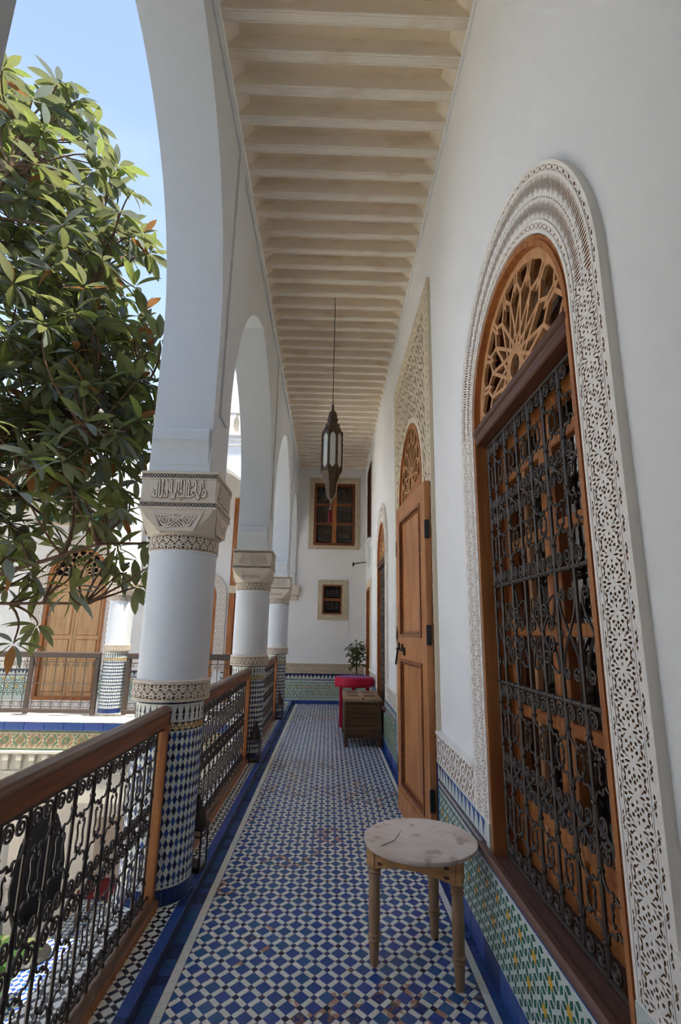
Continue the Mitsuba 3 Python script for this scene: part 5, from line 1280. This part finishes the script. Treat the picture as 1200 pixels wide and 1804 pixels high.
def far_opening(key, xc, r, zc, z0, label, m, leaves, tkey=None, to=0.2, tl=''):
    w = struct(key, label); hole = semi(xc, r, zc, 24, z0); inn = hole.buffer(-0.06).difference(sbox(-20, -1, 20, z0 + .03))
    mb = MB(); slab_y(mb, hole.difference(inn), YB - .02, YB + .12); part(w, 'frame', mb, 'm_wood_v')
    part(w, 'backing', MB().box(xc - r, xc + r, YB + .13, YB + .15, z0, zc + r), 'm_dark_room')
    fa = fanlight_area(r - .05, .03); V, F = extr(fa, 0, .02); V[:, 0] += xc; V[:, 1] += zc + .03; part(w, 'fanlight', (on_end(V, YB + .05), F), m)
    part(w, 'transom', MB().box(xc - r + .04, xc + r - .04, YB - .01, YB + .08, zc - .07, zc + .03, .006), m)
    lw = (r - .06)
    for s in (0, 1):
        a = xc - lw + s * lw; b = a + lw
        if leaves:
            lf = part(w, 'leaf', MB().box(a + .003, b - .003, YB + .05, YB + .09, z0 + .02, zc - .07, .004), m)
            for (c, d) in ((z0 + .15, z0 + .72), (z0 + .82, z0 + 1.1), (z0 + 1.2, zc - .17)):
                part(lf, 'panel', MB().box(a + .07, b - .07, YB + .035, YB + .055, c, d, .012), m)
                part(lf, 'panel_edge', MB().box(a + .055, b - .055, YB + .045, YB + .052, c - .015, d + .015, .004), 'm_wood_v')
        else:
            part(w, 'casement', MB().box(a, a + .04, YB + .04, YB + .07, z0 + .03, zc - .07).box(b - .04, b, YB + .04, YB + .07, z0 + .03, zc - .07).box(a, b, YB + .04, YB + .07, 1.2, 1.26).box(a, b, YB + .04, YB + .07, z0 + .03, z0 + .12), 'm_wood_v')
            for q in range(4): part(w, 'grille_bar', MB().tube([(a + (q + .5) * lw / 4, YB + .02, z0), (a + (q + .5) * lw / 4, YB + .02, zc - .05)], .008, 5), 'm_iron')
    if tkey:
        t = struct(tkey, tl); R2 = r + to
        g = semi(xc, R2, zc, 30, max(z0, 0.56)).difference(hole)
        m_ = fill(g, .11, .11, vine_holes(.11, .11), .01); part(t, 'carving', (on_end(m_[0], YB - .024), m_[1]), 'm_carved', stuff=True); m_ = REC[0].mesh(); part(t, 'recesses', (on_end(m_[0], YB - .024), m_[1]), 'm_beige', stuff=True)
        V, F = extr(g, 0, .024); part(t, 'ground', (on_end(V, YB), F), 'm_beige')
far_opening('door_3', -4.98, 0.60, 2.30, 0.0, 'big pale brown panelled double door of the far gallery seen under the tree', 'm_far_door', True, 'trim_9', .22, 'carved band round the far panelled door')
far_opening('window_6', -2.53, 0.30, 2.0, 0.45, 'arched window of the far gallery seen between the first two columns', 'm_wood_v', False, 'trim_10', .20, 'carved white band round the far arched window')
d4 = struct('door_4', 'tall carved wooden doorway of the far gallery beside the second column')
mb = MB(); slab_y(mb, far_door_c.difference(sbox(-1.88, -.1, -1.33, 3.9)).intersection(sbox(-3, 0, 0, 5)), YB - .03, YB + .12); part(d4, 'frame', mb, 'm_wood_v')
part(d4, 'leaf', MB().box(-1.90, -1.30, YB + .06, YB + .09, 0, 3.9), 'm_dark_wood')
part(d4, 'transom', MB().box(-1.99, -1.22, YB - .035, YB + .06, 2.05, 2.20, .006), 'm_alfiz')
sc = Polygon([(-1.88, .8), (-1.84, .9), (-1.80, 1.1), (-1.84, 1.2), (-1.76, 1.35), (-1.72, 1.6), (-1.78, 1.7), (-1.70, 1.9), (-1.62, 2.05), (-1.88, 2.05)])
V, F = extr(sc, 0, .05); part(d4, 'scalloped_edge', (on_end(V, YB + .05), F), 'm_wood_v')
V, F = extr(sbox(-1.88, 2.2, -1.74, 3.9), 0, .04); part(d4, 'upper_panel', (on_end(V, YB + .06), F), 'm_wood_v')
hd = struct('trim_11', 'small eave of green glazed tiles over the far panelled door')
part(hd, 'board', MB().box(-5.90, -4.15, YB - .18, YB, 3.36, 3.42, .01), 'm_cream')
for k in range(15): part(hd, 'eave_tile', MB().tube([(-5.85 + k * .117, YB - .22, 3.42), (-5.85 + k * .117, YB - .02, 3.56)], .05, 7), 'm_green_0')

# ------------------------------------------------------------------ courtyard floor and what stands on it
fc = struct('floor_courtyard', 'courtyard pavement far below: pale slabs and a border of blue and white tile')
ZG = -3.10
part(fc, 'bed', MB().box(-8.2, XO, -6.0, YB, ZG - .2, ZG - .002), 'm_stone')
sl = {m: mikit.ply(tilemesh(np.array([[.004, .004], [.396, .004], [.396, .296], [.004, .296]]), .004, .003), m) for m in ('m_pave', 'm_carved')}
n = 0
for j in range(22):
    for i in range(10):
        part(fc, 'slab', sl['m_pave' if (i * 3 + j * 7) % 5 else 'm_carved'], 0, to=T().translate([-4.0 - (i + 1) * .4, YB - .1 - (j + 1) * .3, ZG - .004])); n += 1
lattice(sbox(-3.97, 1.6, -1.1, YB - .03), (-3.5, 5.0), 0.16, 0.17, 0.30, 0.012, ZG, {'big': 'white_tile', 'bar1': 'blue_tile', 'bar2': 'blue_tile', 'small': 'small_white_tile'},
        {'big': ['m_tile_white'], 'bar1': ['m_blue_2', 'm_blue_3'], 'bar2': ['m_blue_2', 'm_blue_0'], 'small': ['m_tile_white']}, fc, 150)
um = thing('dark_shape', 'tall unclear dark shape on the courtyard floor, made up as a closed black umbrella, seen through the nearest railing', 'umbrella')
ux, uy = -4.05, 8.3  # umbrella form made up to fill an unclear dark patch
pr = []
V, F = lathe([(0.05, -2.55), (0.24, -2.62), (0.30, -2.4), (0.31, -2.0), (0.26, -1.65), (0.15, -1.35), (0.05, -1.2), (0.001, -1.18)], (0, 0, 0), 40)
a = np.arctan2(V[:, 1], V[:, 0]); V[:, :2] *= (1 + 0.10 * np.cos(8 * a))[:, None]; part(um, 'canopy', (V + [ux, uy, 0], F), 'm_fabric_black', True)
part(um, 'pole', MB().tube([(ux, uy, ZG + .05), (ux, uy, -1.15)], .025, 8), 'm_bronze', 40); part(um, 'base', MB().lathe([(.001, ZG), (.28, ZG), (.30, ZG + .03), (.26, ZG + .07), (.04, ZG + .09), (.001, ZG + .09)], c=(ux, uy, 0), n=24), 'm_black', 40)
cs = thing('covered_stand', 'stand under a grey dust cloth beside the made up black umbrella', 'stand')
V, F = lathe([(0.001, -1.42), (0.22, -1.44), (0.26, -1.52), (0.27, -2.2), (0.34, -3.09)], (0, 0, 0), 36); a = np.arctan2(V[:, 1], V[:, 0]); V[:, :2] *= (1 + .07 * np.cos(9 * a) * np.clip((-1.5 - V[:, 2]), 0, 1))[:, None]
part(cs, 'cloth', (V + [-4.85, 8.35, 0], F), 'm_fabric_grey', True)
pl = thing('leafy_pot', 'broad leaved plant in a pale green pot at the lower left edge', 'plant')
px_, py_ = -3.85, 7.15
part(pl, 'pot', MB().lathe([(.001, ZG), (.15, ZG), (.20, ZG + .38), (.23, ZG + .40), (.23, ZG + .46), (.20, ZG + .465), (.19, ZG + .42), (.001, ZG + .42)], c=(px_, py_, 0), n=28), 'm_pot_green', 40)
leafm('m_leaf_pot', (0.05, 0.11, 0.03), 0.6)
lm = {m: mikit.ply(leaf_mesh(.36, .17, .55, .12, 7), m, True) for m in ('m_leaf_pot', 'm_leaf_0')}
for k in range(16):
    a = k * 2.4; d = np.array([math.cos(a), math.sin(a), .9 - .05 * k]); o = np.array([px_, py_, ZG + .46 + .02 * k]) + d * .05
    part(pl, 'leaf', lm['m_leaf_pot' if k % 3 else 'm_leaf_0'], 0, to=T(placed(o, d, 0, RP.uniform(.8, 1.25))))
for k in range(5): part(pl, 'stalk', MB().tube([(px_, py_, ZG + .42), (px_ + .03 * math.cos(k), py_ + .03 * math.sin(k), ZG + .6 + .05 * k)], .01, 5), 'm_leaf_1')
ac = thing('chair_shape', 'unclear beige and maroon shape on the courtyard floor, made up as a tall backed chair', 'chair'); ax, ay = -3.55, 9.3
part(ac, 'backrest', MB().box(ax - .25, ax + .25, ay + .2, ay + .28, ZG + .45, ZG + 1.35, .04), 'm_beige'); part(ac, 'seat', MB().box(ax - .26, ax + .26, ay - .25, ay + .25, ZG + .36, ZG + .48, .03), 'm_maroon')  # chair form made up for an unclear upright shape
for sx in (-1, 1):
    for sy in (-1, 1): part(ac, 'leg', MB().box(ax + sx * .22 - .02, ax + sx * .22 + .02, ay + sy * .21 - .02, ay + sy * .21 + .02, ZG, ZG + .37, .004), 'm_dark_wood')

# ------------------------------------------------------------------ the loquat tree
tr = thing('loquat_tree', 'large leafy loquat tree rising from the courtyard left of the nearest column', 'tree')
RT = np.random.default_rng(12)
E1c, E1r = np.array([-2.80, 3.45, 3.70]), np.array([1.42, 0.95, 2.15]); E2c, E2r = np.array([-2.10, 3.35, 2.15]), np.array([0.98, 0.75, 0.98])
fork = np.array([-3.25, 3.3, 1.25])
trunk = bez([(-3.55, 3.2, ZG), (-3.45, 3.25, -1.5), (-3.35, 3.3, 0.2), fork], 12)
part(tr, 'trunk', MB().tube(trunk, np.linspace(.12, .075, 12), 10), 'm_bark', 40)
limbs = []
for tgt, r in (((-1.55, 3.0, 2.55), .038), ((-1.45, 3.1, 1.85), .028), ((-2.0, 3.6, 3.4), .05), ((-1.75, 3.4, 4.0), .04), ((-2.6, 3.3, 5.0), .05), ((-3.2, 3.5, 4.9), .045), ((-2.3, 3.9, 2.4), .035), ((-1.45, 3.5, 3.1), .034), ((-1.55, 3.3, 1.5), .022), ((-3.0, 2.9, 3.6), .04), ((-2.2, 2.8, 4.3), .036)):
    tgt = np.array(tgt); mid = fork * .55 + tgt * .45 + RT.normal(0, .10, 3) + [0, 0, .12]; p = bez([fork, fork * .7 + tgt * .3 + [0, 0, .25], mid, tgt], 14) + np.cumsum(RT.normal(0, .008, (14, 3)), 0)
    limbs.append(p); part(tr, 'branch', MB().tube(p, np.linspace(r, r * .35, 14), 7), 'm_bark', 40)
LP = np.vstack(limbs)
tw = MB(); leaves = []
def rosette(c, axis, nl, near):
    for k in range(nl):
        a = k * 2.399 + RT.uniform(0, .6); t = math.radians(RT.uniform(35, 100)); f = frame(axis)
        d = f[:, 0] * math.cos(t) + (f[:, 1] * math.cos(a) + f[:, 2] * math.sin(a)) * math.sin(t) + [0, 0, -.25]
        m = RT.choice(['m_leaf_0', 'm_leaf_1', 'm_leaf_2', 'm_leaf_3', 'm_leaf_brown'], p=[.36, .32, .10, .18, .04])
        leaves.append((np.asarray(c) + d / np.linalg.norm(d) * .015, d, RT.uniform(-.5, .5), RT.uniform(.75, 1.2), m))
def clusters(C, Rr, N, lo, nl):
    for _ in range(N):
        while True:
            v = RT.normal(size=3); v /= np.linalg.norm(v); q = C + v * Rr * (RT.uniform(lo, 1) ** 0.6)
            if q[0] < -1.20 and q[2] > 1.15: break
        j = np.argmin(np.linalg.norm(LP - q + [0, 0, .15], axis=1)); b = LP[j]
        p = bez([b, b * .6 + q * .4 + RT.normal(0, .05, 3), b * .25 + q * .75 + RT.normal(0, .05, 3), q], 7); tw.tube(p, np.linspace(.009, .005, 7), 4)
        ax = (q - C) / Rr * .8 + [0, 0, .5] + RT.normal(0, .25, 3)
        rosette(q, ax, int(RT.integers(*nl)), True)
clusters(E1c, E1r, 700, 0.30, (8, 13)); clusters(E2c, E2r, 105, 0.3, (6, 10)); clusters(np.array([-1.72, 3.25, 2.95]), np.array([0.55, 0.6, 0.85]), 85, 0.2, (7, 11))
part(tr, 'twigs', tw, 'm_bark', stuff=True)
LT = {m: leaf_mesh(.175, .056, .30, .16, 7) for m in ('m_leaf_0', 'm_leaf_1', 'm_leaf_2', 'm_leaf_3', 'm_leaf_brown')}
LPLY = {m: mikit.ply(LT[m], m, True) for m in LT}
leaves.sort(key=lambda q: np.linalg.norm(q[0] - EYE)); n = 0; rest = {m: MB() for m in LT}
for o, d, roll, s_, m in leaves:
    M = placed(o, d, roll, s_)
    if n < 300 and inview(o, 20) and pix(o)[0] < 300: part(tr, 'leaf', LPLY[m], 0, to=T(M)); n += 1
    else: rest[m].add(LT[m][0] @ M[:3, :3].T + M[:3, 3], LT[m][1])
for m, b in rest.items():
    if b.v: part(tr, 'foliage', b, m, True, stuff=True)
